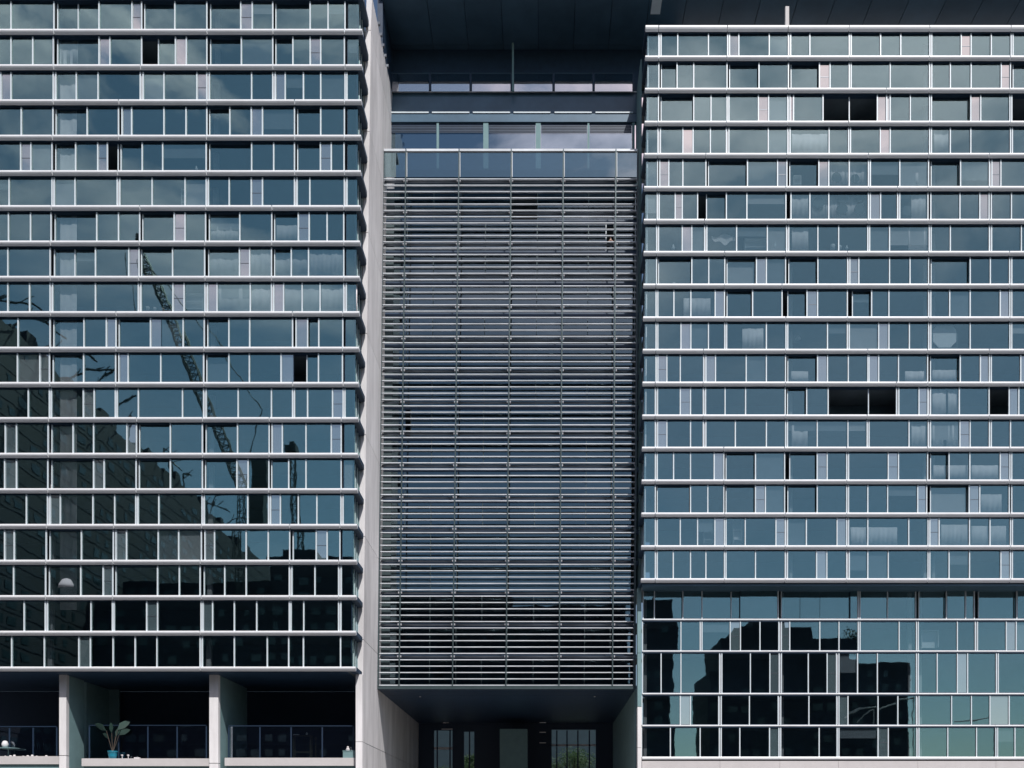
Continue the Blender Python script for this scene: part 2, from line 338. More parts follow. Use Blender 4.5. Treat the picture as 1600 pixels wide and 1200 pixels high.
BROWS = """1005:g 1022.5:r 1067:g 1097:r 1142.5:r 1156~:g 1216:d 1221:r 1250~:r 1281~:r 1328~:g 1341:n 1344:r 1387:r 1431:d 1436:r 1479:g 1509:g 1522.5:d 1529:r 1589:g
1004:g 1064:g 1094:n 1097:g 1141:p 1157:g 1187.5:g 1217:n 1221:p 1234:g 1281:g 1311:g 1341:n 1344:g 1405:g 1432:n 1435:g 1496:g 1524:n 1527.5:g 1572.5:p 1588:g
1004:g 1033:g 1064:g 1124.5:n 1128:g 1172.5:g 1203:p 1217.5:n 1221:g 1263:g 1292.5:p 1307:n 1311:g 1340:g 1371:g 1432:n 1435:g 1464.5:g 1496:p 1512:g 1557:n 1560:g
1003:g 1063:p 1079:g 1123:n 1127:g 1171:g 1216:n 1220:g 1264:g 1307.5:n 1311:p 1325:g 1372:g 1403:g 1432:n 1436:g 1487:g 1518:g 1547:p 1577:g
1002.5:g 1047.5:g 1094:g 1124:n 1127:g 1156:g 1202.5:p 1217:n 1220:g 1280:g 1308:n 1311:g 1372:p 1388:g 1432.5:n 1436:g 1481:g 1526:g 1556:n 1559:g 1586:g""".split('\n')
BY = [914.5, 968, 1017.5, 1084, 1133.8, 1184.5]

def joints(text):
    t = parse(text); return [t[i][0] for i in range(len(t)) if t[i][1] in 'nd' or (t[i][1] == 'k' and False)]

# ---- west wing -------------------------------------------------------------
DL = 80.0                                  # shelf noses
west = thing('apartment_wing', (PX(300, DL), DL, 0), 'left glass wing with silver shelves, rising over open loggias on columns', 'apartment block')
H = .20
zl = [PZ(y, DL) for y in LY]
def lcorner(y): return 561.5 - 10.5 * (y - 0) / 1045      # glass corner drifts with height
def lend(y): return 567 - 11 * y / 1045
ztop = zl[0] + 3.166
for k, t in enumerate(LROWS):
    zt = (zl[k - 1] if k else ztop) - H; zb = zl[k] + H
    ym = LY[k] - 25
    first = parse(t)[0][0]
    row(west, '-110:g -58:g -14:g ' + t if first > 5 else '-110:g -58:g ' + t, zt, zb, DL + .34, lcorner(ym), 'glass', .14 if k < 11 else .03)
for k, z in enumerate([ztop] + zl):
    tt = LROWS[min(k, 18)]
    js = [j for j in joints(tt)]
    xs = [-110, -14] + js + [lend(LY[k - 1] if k else 0)]
    xs = [x for i, x in enumerate(xs) if i == 0 or x - xs[i - 1] > 6]
    shelf(west, DL, z, xs)
# slabs, rooms, return shelves round the corner
XC = PX(561, DL + .4)
for k, z in enumerate([ztop] + zl):
    y = LY[k - 1] if k else 0
    xc = PX(lcorner(y), DL + .4) - .05
    bx('floor_slab', 'floor', PX(-110, 84.6), xc - .1, DL + .43, DL + 9, z - H + .01, z + H - .01, west)
    # return shelf: a thick fin with rounded far end
    xo = PX(lend(y), DL) - .005
    xi = xc - .1
    pts = [(xi, DL + .43), (xo, DL + .43), (xo, DL + 2.75), (xo - .06, DL + 2.93), (xo - .2, DL + 2.98), (xi, DL + 2.98)]
    mb = MB(); n = len(pts)
    mb.v = [(a, b, z - .2) for a, b in pts] + [(a, b, z + .2) for a, b in pts]
    mb.f = [tuple(reversed(range(n))), tuple(range(n, 2 * n))] + [(i, (i + 1) % n, n + (i + 1) % n, n + i) for i in range(n)]
    mb.obj('return_shelf', 'navy', west, (xo, DL + 1.5, z))
for k in range(19):
    zt = (zl[k - 1] if k else ztop) - H; zb = zl[k] + H; y = LY[k] - 25
    xc = PX(lcorner(y), DL + .4) - .06
    w = MB().box(xc - .1, xc - .02, DL + .40, DL + 3.0, zb + .005, zb + .08).box(xc - .1, xc - .02, DL + .40, DL + 3.0, zt - .08, zt - .005).obj('return_window', 'navy', west, (xc, DL + 1.5, zb))
    for a, b in ((.50, 1.25), (1.3, 2.1), (2.15, 2.95)):
        bx('pane', 'glass', xc - .07, xc - .05, DL + a, DL + b, zb + .082, zt - .082, w)
    for a in (.46, 1.25, 2.1, 2.95):
        bx('mullion', 'navy' if a < .5 else 'mull', xc - .12, xc - .01, DL + a, DL + a + .05, zb + .084, zt - .084, w)
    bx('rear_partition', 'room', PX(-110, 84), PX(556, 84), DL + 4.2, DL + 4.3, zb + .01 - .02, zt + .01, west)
    for px in ((95, 343) if k < 19 else ()):
        x0 = PX(px - 3 - k * .8, DL + 1.6); bx('interior_column', 'incol', x0 - .2, x0 + .2, DL + 1.6, DL + 2.0, zb - .01, zt + .01, west)

# ---- east wing -------------------------------------------------------------
DR = 87.2
east = thing('apartment_wing', (PX(1300, DR), DR, 0), 'right glass wing with silver shelves under the dark roof, topmost shelf exposed', 'apartment block')
zr = [PZ(y, DR) for y in RY]
def rcorner(y): return 1011.5 - 6 * y / 906
def rend(y): return 1008.5 - 7.5 * y / 906
for k, t in enumerate(RROWS):
    row(east, t + ' 1625:g', zr[k] - H, zr[k + 1] + H, DR + .34, 1690, 'glassr')
for k, z in enumerate(zr):
    js = joints(RROWS[min(k, 16)]); xs = [rend(RY[k])] + js + [1690]
    xs = [x for i, x in enumerate(xs) if i == 0 or x - xs[i - 1] > 6]
    shelf(east, DR, z, xs, .20 if k else .26)
    xc = PX(rcorner(RY[k]), DR + .4) + .05; xo = PX(rend(RY[k]), DR) + .005
    bx('floor_slab', 'floor', xc + .1, PX(1690, 90), DR + .43, DR + 8, z - H + .01, z + H - .01, east)
    xi = xc + .1
    pts = [(xi, DR + .43), (xo, DR + .43), (xo, DR + 2.75), (xo + .06, DR + 2.93), (xo + .2, DR + 2.98), (xi, DR + 2.98)]
    mb = MB(); n = len(pts)
    mb.v = [(a, b, z - .2) for a, b in pts] + [(a, b, z + .2) for a, b in pts]
    mb.f = [tuple(range(n)), tuple(reversed(range(n, 2 * n)))] + [((i + 1) % n, i, n + i, n + (i + 1) % n) for i in range(n)]
    mb.obj('return_shelf', 'navy', east, (xo, DR + 1.5, z))
for k in range(17):
    zt, zb = zr[k] - H, zr[k + 1] + H; y = RY[k + 1] - 25
    xc = PX(rcorner(y), DR + .4) + .06
    w = MB().box(xc + .02, xc + .1, DR + .40, DR + 3, zb + .005, zb + .08).box(xc + .02, xc + .1, DR + .40, DR + 3, zt - .08, zt - .005).obj('return_window', 'navy', east, (xc, DR + 1.5, zb))
    for a, b in ((.50, 1.25), (1.3, 2.1), (2.15, 2.95)):
        bx('pane', 'glassr', xc + .05, xc + .07, DR + a, DR + b, zb + .082, zt - .082, w)
    for a in (.46, 1.25, 2.1, 2.95):
        bx('mullion', 'mull', xc + .01, xc + .12, DR + a, DR + a + .05, zb + .084, zt - .084, w)
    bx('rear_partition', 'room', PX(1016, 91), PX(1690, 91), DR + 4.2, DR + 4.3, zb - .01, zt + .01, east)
    for px in (1236, 1446, 1459):
        x0 = PX(px, DR + 1.6); bx('interior_column', 'incol', x0 - .14, x0 + .14, DR + 1.6, DR + 1.9, zb - .01, zt + .01, east)

# ---- lower east facade -----------------------------------------------------
DB = 89.5
base = thing('podium_facade', (PX(1300, DB), DB, 0), 'lower right glass facade of five storeys on a pale stone base', 'building')
zbk = [PZ(y, DB) for y in BY]
for k, t in enumerate(BROWS):
    row(base, t + ' 1625:g', zbk[k] - (.17 if k else .06), zbk[k + 1] + .09, DB + .1, 1690, 'glassr', .05, .10)
for k, z in enumerate(zbk):
    js = joints(BROWS[min(k, 4)]); xs = [1003.5 if k else 1007] + js + [1690]
    for a, b in zip(xs[:-1], xs[1:]):
        if k == 0:
            bx('head_rail', 'tube', PX(a, DB) + .01, PX(b, DB) - .01, DB - .05, DB + .09, z - .06, z + .3, base)
        else:
            hh = .08 if k < 5 else .14
            MB().prism([(DB + .5, z + hh), (DB + .03, z + hh), (DB, z + hh * .5), (DB, z - hh * .4), (DB + .06, z - hh), (DB + .5, z - hh)], PX(a, DB) + .01, PX(b, DB) - .01).obj('window_rail', 'alu', base, (PX((a + b) / 2, DB), DB, z))
    if k: bx('rail_shade_strip', 'navy', PX(1004, DB), PX(1690, DB), DB + .065, DB + .3, z - .165, z - .085, base)  # dark strip that paints in the shade line under each rail
    bx('floor_slab', 'floor', PX(1008, 91), PX(1690, 91), DB + .62, DB + 6, z - .05, z + .07, base)
for k in range(5):
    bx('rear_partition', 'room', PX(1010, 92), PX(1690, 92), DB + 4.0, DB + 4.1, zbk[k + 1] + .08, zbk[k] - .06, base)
    for px in (1008, 1222, 1422, 1438):
        x0 = PX(px, DB + 1.6); bx('interior_column', 'incol', x0 - .16, x0 + .16, DB + 1.6, DB + 1.9, zbk[k + 1] + .08, zbk[k] - .06, base)
bx('underside_panel', 'soffit', PX(1005, DR), PX(1690, DR), DR + .45, DB + .6, zr[17] - H - .22, zr[17] - H - .02, base)
for px in (1012, 1095, 1098, 1219, 1342, 1345, 1433, 1437, 1463, 1523, 1527, 1557):   # little fixings on the soffit edge
    bx('bracket', 'alu', PX(px, DB - .6) - .05, PX(px, DB - .6) + .05, DB - .7, DB - .6, zbk[0] + .32, zbk[0] + .42, base)
zs = PZ(1189, DB)
sx = [1003, 1125, 1218.5, 1310, 1434, 1556, 1690]
for a, b in zip(sx[:-1], sx[1:]):
    for j in range(3):
        z1 = zs - j * 2.6; bx('stone_panel', 'stone', PX(a, DB) + .012, PX(b, DB) - .012, DB - .02, DB + .2, max(z1 - 2.58, .14), z1, base)
bx('backing_wall', 'navy', PX(1004, DB), PX(1690, DB), DB + .22, DB + 6, .13, zs - .01, base)

# ---- courtyard facade behind the louvre screen ------------------------------
DS, DG, DU = 90.2, 91.9, 94.0
def sl(y): return 597.5 - 8.0 * (y - 235) / 836
def sr(y): return 998 - 6.0 * (y - 235) / 836
core = thing('courtyard_block', (PX(797, DG), DG, 15.7), 'recessed glass block behind the louvres between the two wings', 'building')
SY = [279.5 + 9.82 * i + .0009 * i * i for i in range(81)]
zcs = [PZ(SY[i], DS) for i in range(0, 81, 5)]
XA, XB = PX(592, DG), PX(1000, DG)
cuts0 = [601, 637, 678, 719, 759, 799, 840, 880, 920, 960, 994]
for k in range(16):
    z1, z0 = zcs[k] - .22, zcs[k + 1] + .22
    bx('spandrel', 'navy', XA, XB, DG - .02, DG + .4, zcs[k] - .2, zcs[k] + .2, core)
    dx = -7.5 * k / 16
    w = MB().box(XA, XB, DG + .16, DG + .3, z0 - .01, z0 + .05).obj('window', 'navy', core, (0, DG, z0))
    i = 0
    while i < len(cuts0) - 1:
        a = cuts0[i] + dx; st = 1 if random.random() < .45 or i == len(cuts0) - 2 else 2
        b = cuts0[min(i + st, len(cuts0) - 1)] + dx; i += st
        xa, xb = PX(a, DG), PX(b, DG)
        opn = {(0, 799): 1, (1, 0): 0}.get((k, cuts0[i - st]), 0) or (k == 7 and cuts0[i - st] == 637)
        if k == 1 and a < 950 < b:
            xb = PX(947, DG); o = bx('mullion', 'mull', xb - .04, xb + .04, DG - .01, DG + .06, z0, z1, w)
        if opn and k == 7: xa = PX(642, DG)
        if not (opn and k == 0):
            bx('pane', 'cglass', xa + .03, xb - .03, DG + .04, DG + .06, z0 + .03, z1 - .01, w, (random.gauss(0, .0006), 0, random.gauss(0, .001)))
        bx('mullion', 'post', xa - .035, xa + .035, DG - .01, DG + .08, z0, z1, w)
    if k == 0: bx('floor_slab', 'floor', XA, XB, DG + .42, DG + 4, zcs[0] - .18, zcs[0] + .18, core)
    bx('rear_partition', 'room', XA, XB, DG + 4, DG + 4.1, z0 - .2, z1 + .2, core)
    bx('floor_slab', 'floor', XA, XB, DG + .42, DG + 4, zcs[k + 1] - .18, zcs[k + 1] + .18, core)
bx('bottom_spandrel', 'navy', XA, XB, DG - .02, DG + .4, zcs[16] - .4, zcs[16] + .2, core)

screen = thing('louvre_screen', (PX(797, DS), DS, PZ(1075, DS)), 'tall screen of fine horizontal silver louvres hung between the two wings', 'louvre screen')
for i, y in enumerate(SY):
    z = PZ(y, DS); a, b = PX(sl(y) + 1, DS), PX(sr(y) - 1, DS)
    MB().prism([(DS + .18, z + .055), (DS + .02, z + .055), (DS, z + .03), (DS, z - .015), (DS + .03, z - .04), (DS + .18, z - .03)], a, b).obj('louvre', 'slat', screen, (0, DS, z))
ux = [(598.5, 590.5), (634.5, 623.5), (717.5, 707), (799, 790.5), (880.5, 873.5), (962.5, 957), (997, 991)]
def uxa(j, y): a, b = ux[j]; return a + (b - a) * (y - 235) / 836
for j in range(7):
    xt, xb = PX(ux[j][0], DS - .1), PX(ux[j][1], DS - .1); w = .055 if 0 < j < 6 else .09
    zt, zb = PZ(234, DS - .1), PZ(1072, DS - .1)
    MB().hexa([(xb - w, DS - .16, zb), (xb + w, DS - .16, zb), (xb + w, DS - .02, zb), (xb - w, DS - .02, zb), (xt - w, DS - .16, zt), (xt + w, DS - .16, zt), (xt + w, DS - .02, zt), (xt - w, DS - .02, zt)]).obj('upright', 'post', screen, (xb, DS, zb))
for k in range(16):
    y = SY[5 * k] + 5.0; z = PZ(y, DS + .3)
    for j in range(6):
        a, b = PX(uxa(j, y) + 2.5, DS + .3), PX(uxa(j + 1, y) - 2, DS + .3)
        t = MB().tube((a, DS + .3, z), (b, DS + .3, z), .115, k=8).obj('tube_rail', 'tube', screen, ((a + b) / 2, DS + .3, z), True)
        for e in (a, b):
            bx('end_bracket', 'cover', e - .05, e + .05, DS + .06, DS + .24, z - .09, z + .09, t)
for k in range(16):
    z1, z0 = zcs[k] - .22, zcs[k + 1] + .22
    bx('dark_reflection_panel', 'post', XA, PX(616 - 7.5 * k / 16, DG), DG - .03, DG + .03, z0, z1, core)  # dark panel painting in the side wall's dark reflection in the glass
# glazed parapet on top of the screen
par = thing('glass_parapet', (PX(797, DS), DS, PZ(279, DS)), 'glazed parapet with a slim metal rail on top of the louvre screen', 'balustrade')
pz0, pz1 = PZ(276.5, DS), PZ(238, DS)
for j in range(6):
    a, b = PX(uxa(j, 250) + 1.2, DS), PX(uxa(j + 1, 250) - 1.2, DS)
    bx('pane', 'parg', a, b, DS + .02, DS + .04, pz0, pz1, par, (0, 0, random.gauss(0, .0008)))
    bx('top_rail', 'slat', a - .03, b + .03, DS - .12, DS + .12, PZ(237.2, DS), PZ(233.8, DS), par)
for j in range(1, 6):
    a = PX(uxa(j, 250), DS); bx('post', 'slat', a + .07, a + .13, DS - .05, DS + .01, pz0, pz1, par)

# ---- upper recess ----------------------------------------------------------
up = thing('penthouse_floor', (PX(797, DU), DU, PZ(235, DU)), 'dark recessed top floor with balcony, framed windows and louvre blinds under the roof', 'building')
ua, ub = PX(604, DU), PX(1003, DU)
bx('rear_wall', 'navy', ua - .5, ub + 4, DU + .55, DU + .75, PZ(142, DU), PZ(60, DU), up)
bx('floor_slab', 'soffit', ua - .3, ub + .3, DU, DU + .54, PZ(146, DU), PZ(142.5, DU), up)
bx('slab_edge', 'alu', ua - .3, ub, DU - .06, DU - .01, PZ(144.6, DU), PZ(143.2, DU), up)
bx('fascia', 'soffit', ua - .3, ub, DU + .05, DU + .5, PZ(176, DU), PZ(146.2, DU), up)
for a, b in ((611, 670), (675, 733.5), (739, 797), (802.5, 860), (866.5, 924.5), (930.5, 989)):
    bx('light_strip', 'mull', PX(a, DU), PX(b, DU), DU - .06, DU + .02, PZ(177, DU), PZ(175, DU), up)
bx('transom_beam', 'soffit', ua - .3, ub, DU + .02, DU + .5, PZ(190, DU), PZ(177.2, DU), up)
wf = [(607, 610), (682, 685.5), (755, 763), (837, 845), (918, 921), (988, 992)]
for a, b in wf:
    bx('window_post', 'concg', PX(a, DU), PX(b, DU), DU + .1, DU + .35, PZ(262, DU), PZ(190.2, DU), up)
for (a0, a1), (b0, b1) in zip(wf[:-1], wf[1:]):
    w = bx('pane', 'cglass', PX(a1, DU) + .01, PX(b0, DU) - .01, DU + .3, DU + .32, PZ(262, DU), PZ(190.2, DU), up)
    for j in range(6):
        z = PZ(192 + j * 2.4, DU); bx('blind_slat', 'navy', PX(a1, DU) + .05, PX(b0, DU) - .05, DU + .18, DU + .26, z - .06, z + .03, up)
bx('rear_partition', 'room', ua, ub, DU + 4.2, DU + 4.4, PZ(262, DU), PZ(190, DU), up)
bx('return_cladding', 'concg', PX(604, DU) - .3, PX(604, DU) - .05, DU - .9, DU + .1, PZ(235, DU), PZ(143, DU), up)
bal = thing('balcony_balustrade', (PX(797, DU - .3), DU - .3, PZ(143, DU)), 'balcony balustrade with pale lower panels and dark posts beneath the roof', 'balustrade')
bp = [611, 672, 735.5, 799.5, 865, 927.5, 990]
for i in range(6):
    a, b = PX(bp[i] + 2, DU - .3), PX(bp[i + 1] - 2, DU - .3)
    bx('lower_panel', 'coat', a, b, DU - .3, DU - .27, PZ(142.8, DU - .3), PZ(127.5, DU - .3), bal)
    bx('pane', 'rail', a, b, DU - .3, DU - .28, PZ(127.3, DU - .3), PZ(115.5, DU - .3), bal)
    bx('top_rail', 'soffit', a - .1, b + .1, DU - .34, DU - .24, PZ(115.3, DU - .3), PZ(114.3, DU - .3), bal)
for x in bp:
    bx('post', 'navy', PX(x - 1, DU - .36), PX(x + 1, DU - .36), DU - .42, DU - .35, PZ(143, DU - .3), PZ(114, DU - .3), bal)
tag(MB().box(PX(800, DU - .8), PX(803, DU - .8), DU - .9, DU - .75, PZ(143, DU - .8), PZ(68, DU - .8)).obj('roof_prop', 'concg'), 'slim grey post standing on the balcony up to the dark roof', 'post')

# ---- roof canopy -----------------------------------------------------------
roof = thing('roof_canopy', (PX(1100, 90), 90, 83.7), 'huge dark roof slab seen from below, spanning the gap and the right wing', 'roof')
HZ = 83.75
xs = [-16.3] + [(-284 + 64.5 * i) * .0571 + .9 for i in range(1, 20)] + [60]
xs = [x for x in xs if x <= 60]
for a, b in zip(xs[:-1], xs[1:]):
    bx('soffit_panel', 'soffit', a + .03, b - .03, 88.78, 94.0, HZ, HZ + .15, roof, (random.gauss(0, .002), random.gauss(0, .002), 0))
    bx('soffit_panel', 'soffit', a + .03, b - .03, 94.04, 98.5, HZ - .02, HZ + .13, roof)
bx('roof_slab', 'navy', -16.3, 60, 88.8, 98.5, HZ + .2, HZ + 1.6, roof)
bx('edge_fascia', 'navy', -16.3, 60, 88.5, 88.75, HZ - .05, HZ + 1.6, roof)
bx('soffit_glint_panel', 'mull', PX(1018, 89.5), PX(1033, 89.5), 88.85, 90.4, HZ - .06, HZ - .02, roof)  # pale panel added to stand in for a sun glint on the soffit
tag(bx('antenna_post', 'stone', PX(1225.2, DR + .6), PX(1230.8, DR + .6), DR + .1, DR + .4, zr[0] + .22, PZ(17, DR + .6)), 'short pale square post standing on the right wing roof edge', 'post')

# ---- concrete side wall ----------------------------------------------------
cw = thing('concrete_wall', (-16.4, 88, 0), 'tall bare concrete side wall between the left wing and the louvre screen', 'wall')
jy = [-120, 47, 205, 363, 521, 679, 838, 999, 1159, 1290]
D0 = 83.0
def wx(y): return PX(577.5 - 11.5 * (y - 205) / 954, D0)     # leans a touch
for a, b in zip(jy[:-1], jy[1:]):
    za, zb = PZ(a, D0) - .03, max(PZ(b, D0) + .03, .13)
    if a < 0: za = 78.6
    y1 = 122 if a >= 999 else (96.5 if a < 838 else 96.5)
    xa, xb = wx(a), wx(b)
    MB().hexa([(xb - .5, D0 + .02, zb), (xb, D0 + .02, zb), (xb, y1, zb), (xb - .5, y1, zb), (xa - .5, D0 + .02, za), (xa, D0 + .02, za), (xa, y1, za), (xa - .5, y1, za)]).obj('concrete_panel', 'conc', cw, ((xa + xb) / 2, D0, zb))
MB().hexa([(wx(1290) - .45, D0 + .1, 1), (wx(1290) - .05, D0 + .1, 1), (wx(1290) - .05, 96, 1), (wx(1290) - .45, 96, 1), (wx(0) - .45, D0 + .1, 78), (wx(0) - .05, D0 + .1, 78), (wx(0) - .05, 96, 78), (wx(0) - .45, 96, 78)]).obj('joint_backing', 'navy', cw)
bx('upper_cladding', 'navy', wx(0) - .5, wx(0) + .02, 88.8, 98, 78.65, HZ - .06, cw)
for j in range(5):
    bx('bracket', 'tube', wx(0) + .03, wx(0) + .25, 86 + j * 1.2, 86.25 + j * 1.2, 78.75, 79.0, cw)
# pier under the west wing corner
zp1 = zl[18] - H - .02
for a, b in ((1052, 1158.6), (1159.4, 1290)):
    bx('pier_block', 'conc', PX(555.8, 81.6), PX(566.2, 81.6), 81.6, 83.0, max(PZ(b, 81.6), .13), min(PZ(a, 81.6), zp1), cw)

# ---- loggias under the west wing --------------------------------------------
lg = thing('loggia', (PX(280, 82), 82, 0), 'dark double-height loggias with pale sills below the left glass wing', 'loggia')
DC = 81.8
zc1 = zl[18] - H - .03
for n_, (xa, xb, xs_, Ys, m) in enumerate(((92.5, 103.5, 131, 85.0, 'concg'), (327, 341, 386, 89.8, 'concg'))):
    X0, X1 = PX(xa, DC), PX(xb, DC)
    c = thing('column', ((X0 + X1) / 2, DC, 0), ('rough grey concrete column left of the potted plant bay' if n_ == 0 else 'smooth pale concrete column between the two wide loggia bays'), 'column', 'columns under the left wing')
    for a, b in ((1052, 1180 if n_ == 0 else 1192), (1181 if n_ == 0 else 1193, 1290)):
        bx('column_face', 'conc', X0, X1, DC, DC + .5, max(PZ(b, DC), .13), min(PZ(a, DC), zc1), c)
    bx('column_flank', m, X0 + .02, X1 - .015, DC + .51, DC + (Ys - DC), .14, zc1, c)  # side shade painted in: flank darker and greener than the sunlit face
bx('partition', 'concg', PX(135, 86) - .3, PX(135, 86), 86, 90.5, .14, zc1, lg)
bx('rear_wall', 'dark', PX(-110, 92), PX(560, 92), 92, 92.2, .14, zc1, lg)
bx('ceiling', 'navy', PX(-110, 84), PX(556, 84), DL + .43, 92, zl[18] - H - .028, zl[18] - H - .005, lg)
bx('rear_pilaster', 'concg', PX(135.5, 90.8), PX(187, 90.8), 90.6, 90.9, .14, zc1, lg)
for n_, (a, b, yt, yb) in enumerate(((-110, 92, 1181.5, 1194), (127.5, 326.5, 1185, 1197), (351, 555.2, 1184, 1196.5))):
    Dd = 82.6 if n_ != 0 else 82.3
    bx('sill_slab', 'stone', PX(a, Dd), PX(b, Dd), Dd, Dd + .6, PZ(yb, Dd), PZ(yt, Dd), lg)
    bx('loggia_floor', 'floor', PX(a, Dd) + .1, PX(b, Dd) - .1, Dd + .61, 91.9, PZ(yb, Dd), PZ(yt, Dd) - .1, lg)
    bx('plinth_wall', 'concg', PX(a, Dd) + .1, PX(b, Dd) - .1, Dd + .2, Dd + .5, .14, PZ(yb, Dd) - .01, lg)
ZF = PZ(1185, 82.6)
# balustrades with dark frames
for n_, (a, b, lab) in enumerate(((139, 322, 'dark framed glass balustrade around the potted plant in the middle loggia'), (357, 552, 'dark framed glass balustrade in the loggia beside the concrete pier'), (-60, 88, 'dark framed glass balustrade behind the round table in the far left loggia'))):
    Dd = 83.6; z1 = PZ(1133 + n_, Dd); t = thing('balustrade', (PX((a + b) / 2, Dd), Dd, ZF), lab, 'balustrade')
    bx('top_rail', 'dark', PX(a, Dd), PX(b, Dd), Dd, Dd + .06, z1 - .05, z1 + .03, t)
    nseg = 4
    for i in range(nseg + 1):
        x = PX(a + (b - a) * i / nseg, Dd); bx('post', 'dark', x - .06, x + .06, Dd + .065, Dd + .12, ZF - .1, z1 - .06, t)
    for i in range(nseg):
        bx('pane', 'rail', PX(a + (b - a) * i / nseg, Dd) + .08, PX(a + (b - a) * (i + 1) / nseg, Dd) - .08, Dd + .08, Dd + .1, ZF, z1 - .08, t)

# plant in blue pot
Dp = 82.98
px_, pz_ = PX(176, Dp), ZF
pl = thing('potted_plant', (px_, Dp, pz_), 'broad-leaved dark plant in a bright blue pot on the loggia sill', 'plant')
MB().lathe((px_, Dp, pz_), [(.30, 0), (.38, .3), (.42, .62), (.45, .64), (.45, .70), (.37, .70), (.36, .6), (.05, .6)], 18).obj('pot', 'pot', pl, None, True)
st = MB()
for dx, dz in ((-1.4, 3.0), (.9, 3.1), (-.9, 1.9), (.5, 2.2), (-.3, 2.7), (1.2, 2.4)): st.tube((px_, Dp, pz_ + .55), (px_ + dx * .45, Dp + .1, pz_ + .5 + dz * .7), .035, .02, 5)
st.obj('stems', 'bark', pl)
for dx, dz, l in ((-1.4, 3.0, 1.5), (.9, 3.1, 1.5), (-.9, 1.9, 1.0), (.5, 2.2, 1.1), (-.3, 2.7, 1.2), (1.2, 2.4, 1.2)):
    c = Vector((px_ + dx * .45, Dp + .1, pz_ + .5 + dz * .7)); d = Vector((dx, .3, .9 if abs(dx) > .6 else 1.6)).normalized() * l
    s = d.cross(Vector((.3, 1, .4))).normalized() * l * .22
    mb = MB(); mb.v = [tuple(c), tuple(c + d * .35 + s + Vector((0, 0, .05))), tuple(c + d * .75 + s * .7 - Vector((0, 0, .03))), tuple(c + d - Vector((0, 0, .15))), tuple(c + d * .75 - s * .7 - Vector((0, 0, .03))), tuple(c + d * .35 - s + Vector((0, 0, .05))), tuple(c + d * .5 - Vector((0, 0, .06)))]
    mb.f = [(0, 1, 6), (1, 2, 6), (2, 3, 6), (3, 4, 6), (4, 5, 6), (5, 0, 6)]
    mb.obj('leaf', 'darkleaf', pl)
# round table and chair at far left
xt = PX(12, 83.1)
tb = thing('round_table', (xt, 83.2, ZF), 'pale tulip table with a round tilted top at the far left loggia', 'table')
MB().lathe((xt, 83.2, ZF), [(.35, 0), (.3, .04), (.06, .1), (.05, .85), (.1, .9), (.95, .95), (.95, 1.0)], 20).obj('table_base', 'concg', tb, None, True)
MB().lathe((xt - .3, 83.2, ZF + 1.02), [(.14, 0), (.26, .15), (.3, .35), (.2, .6), (.12, .66)], 14).obj('globe_lamp', 'lamp', None, None, True)
tag(bpy.data.objects['globe_lamp'], 'white globe lamp standing on the round table at the far left', 'lamp')
BN = ('first bowl from the photo edge', 'second bowl from the photo edge', 'third bowl from the photo edge', 'fourth bowl from the photo edge', 'fourth bowl from the column', 'third bowl from the column', 'second bowl from the column', 'bowl nearest the column')
for i, px in enumerate((8, 16, 22, 36, 43, 50, 57, 72)):
    o = MB().lathe((PX(px, 82.7), 82.75, ZF + .1), [(.10, 0), (.13, .06), (.10, .13 + .05 * (i % 3)), (.05, .15 + .05 * (i % 3))], 9).obj('bowl', 'sheer', None, None, True)
    tag(o, 'small pale ' + BN[i] + ' on the far left sill', 'bowl', 'small bowls along the left sill')
for i, px in enumerate((191, 200.5)):
    x = PX(px, 82.8); o = MB().lathe((x, 82.8, ZF), [(.03, 0), (.03, .16), (.10, .3), (.08, .36)], 8).tube((x - .05, 82.8, ZF + .2), (x - .12, 82.8, ZF + .34), .02).obj('figurine', 'lamp')
    tag(o, ('white antlered ornament on the sill, next to the blue pot' if i == 0 else 'white antlered ornament on the sill, second from the blue pot'), 'ornament', 'white ornaments on the middle sill')
tag(bx('tray', 'lamp', PX(210, 82.8), PX(218, 82.8), 82.7, 83.0, ZF, ZF + .11), 'small flat white tray on the middle loggia sill', 'tray')
# side table with things, cabinet
xa, xb = PX(457, 84.6), PX(486, 84.6); zt_ = PZ(1150, 84.6)
sdt = thing('side_table', ((xa + xb) / 2, 84.8, ZF), 'dim wooden side table with lower rail behind the loggia balustrade', 'table')
bx('table_top', 'wood', xa, xb, 84.6, 85.3, zt_, zt_ + .09, sdt)
for x in (xa + .08, xb - .08):
    for y in (84.68, 85.2): bx('leg', 'wood', x - .06, x + .06, y - .06, y + .06, ZF - .1, zt_, sdt)
bx('stretcher', 'wood', xa + .15, xb - .15, 84.65, 84.72, PZ(1176, 84.6), PZ(1174, 84.6), sdt)
tag(bx('book', 'lamp', PX(457.5, 84.6), PX(466, 84.6), 84.7, 85.0, zt_ + .092, zt_ + .2), 'pale book lying on the dim side table', 'book')
tag(MB().lathe((PX(479, 84.7), 84.8, zt_ + .092), [(.07, 0), (.1, .08), (.1, .2), (.05, .24)], 10).obj('cup', 'white'), 'white cup standing on the dim side table', 'cup')
tag(MB().lathe((PX(493, 84.7), 84.8, ZF), [(.16, 0), (.05, .05), (.04, 1.9), (.09, 1.92), (.11, 2.15), (.05, 2.2)], 10).obj('floor_lamp', 'wood'), 'slim floor lamp right of the dim side table', 'lamp')
cb = thing('storage_box', (PX(545, 83.2), 83.2, ZF), 'grey green storage box with a toy on top beside the pier', 'box')
bx('box_body', 'concg', PX(536, 83), PX(554.5, 83), 82.95, 83.5 - .12, ZF, PZ(1174, 83), cb)
bx('box_lid', 'concg', PX(535.5, 83), PX(555, 83), 82.92, 83.39, PZ(1174, 83) + .003, PZ(1172.8, 83), cb)
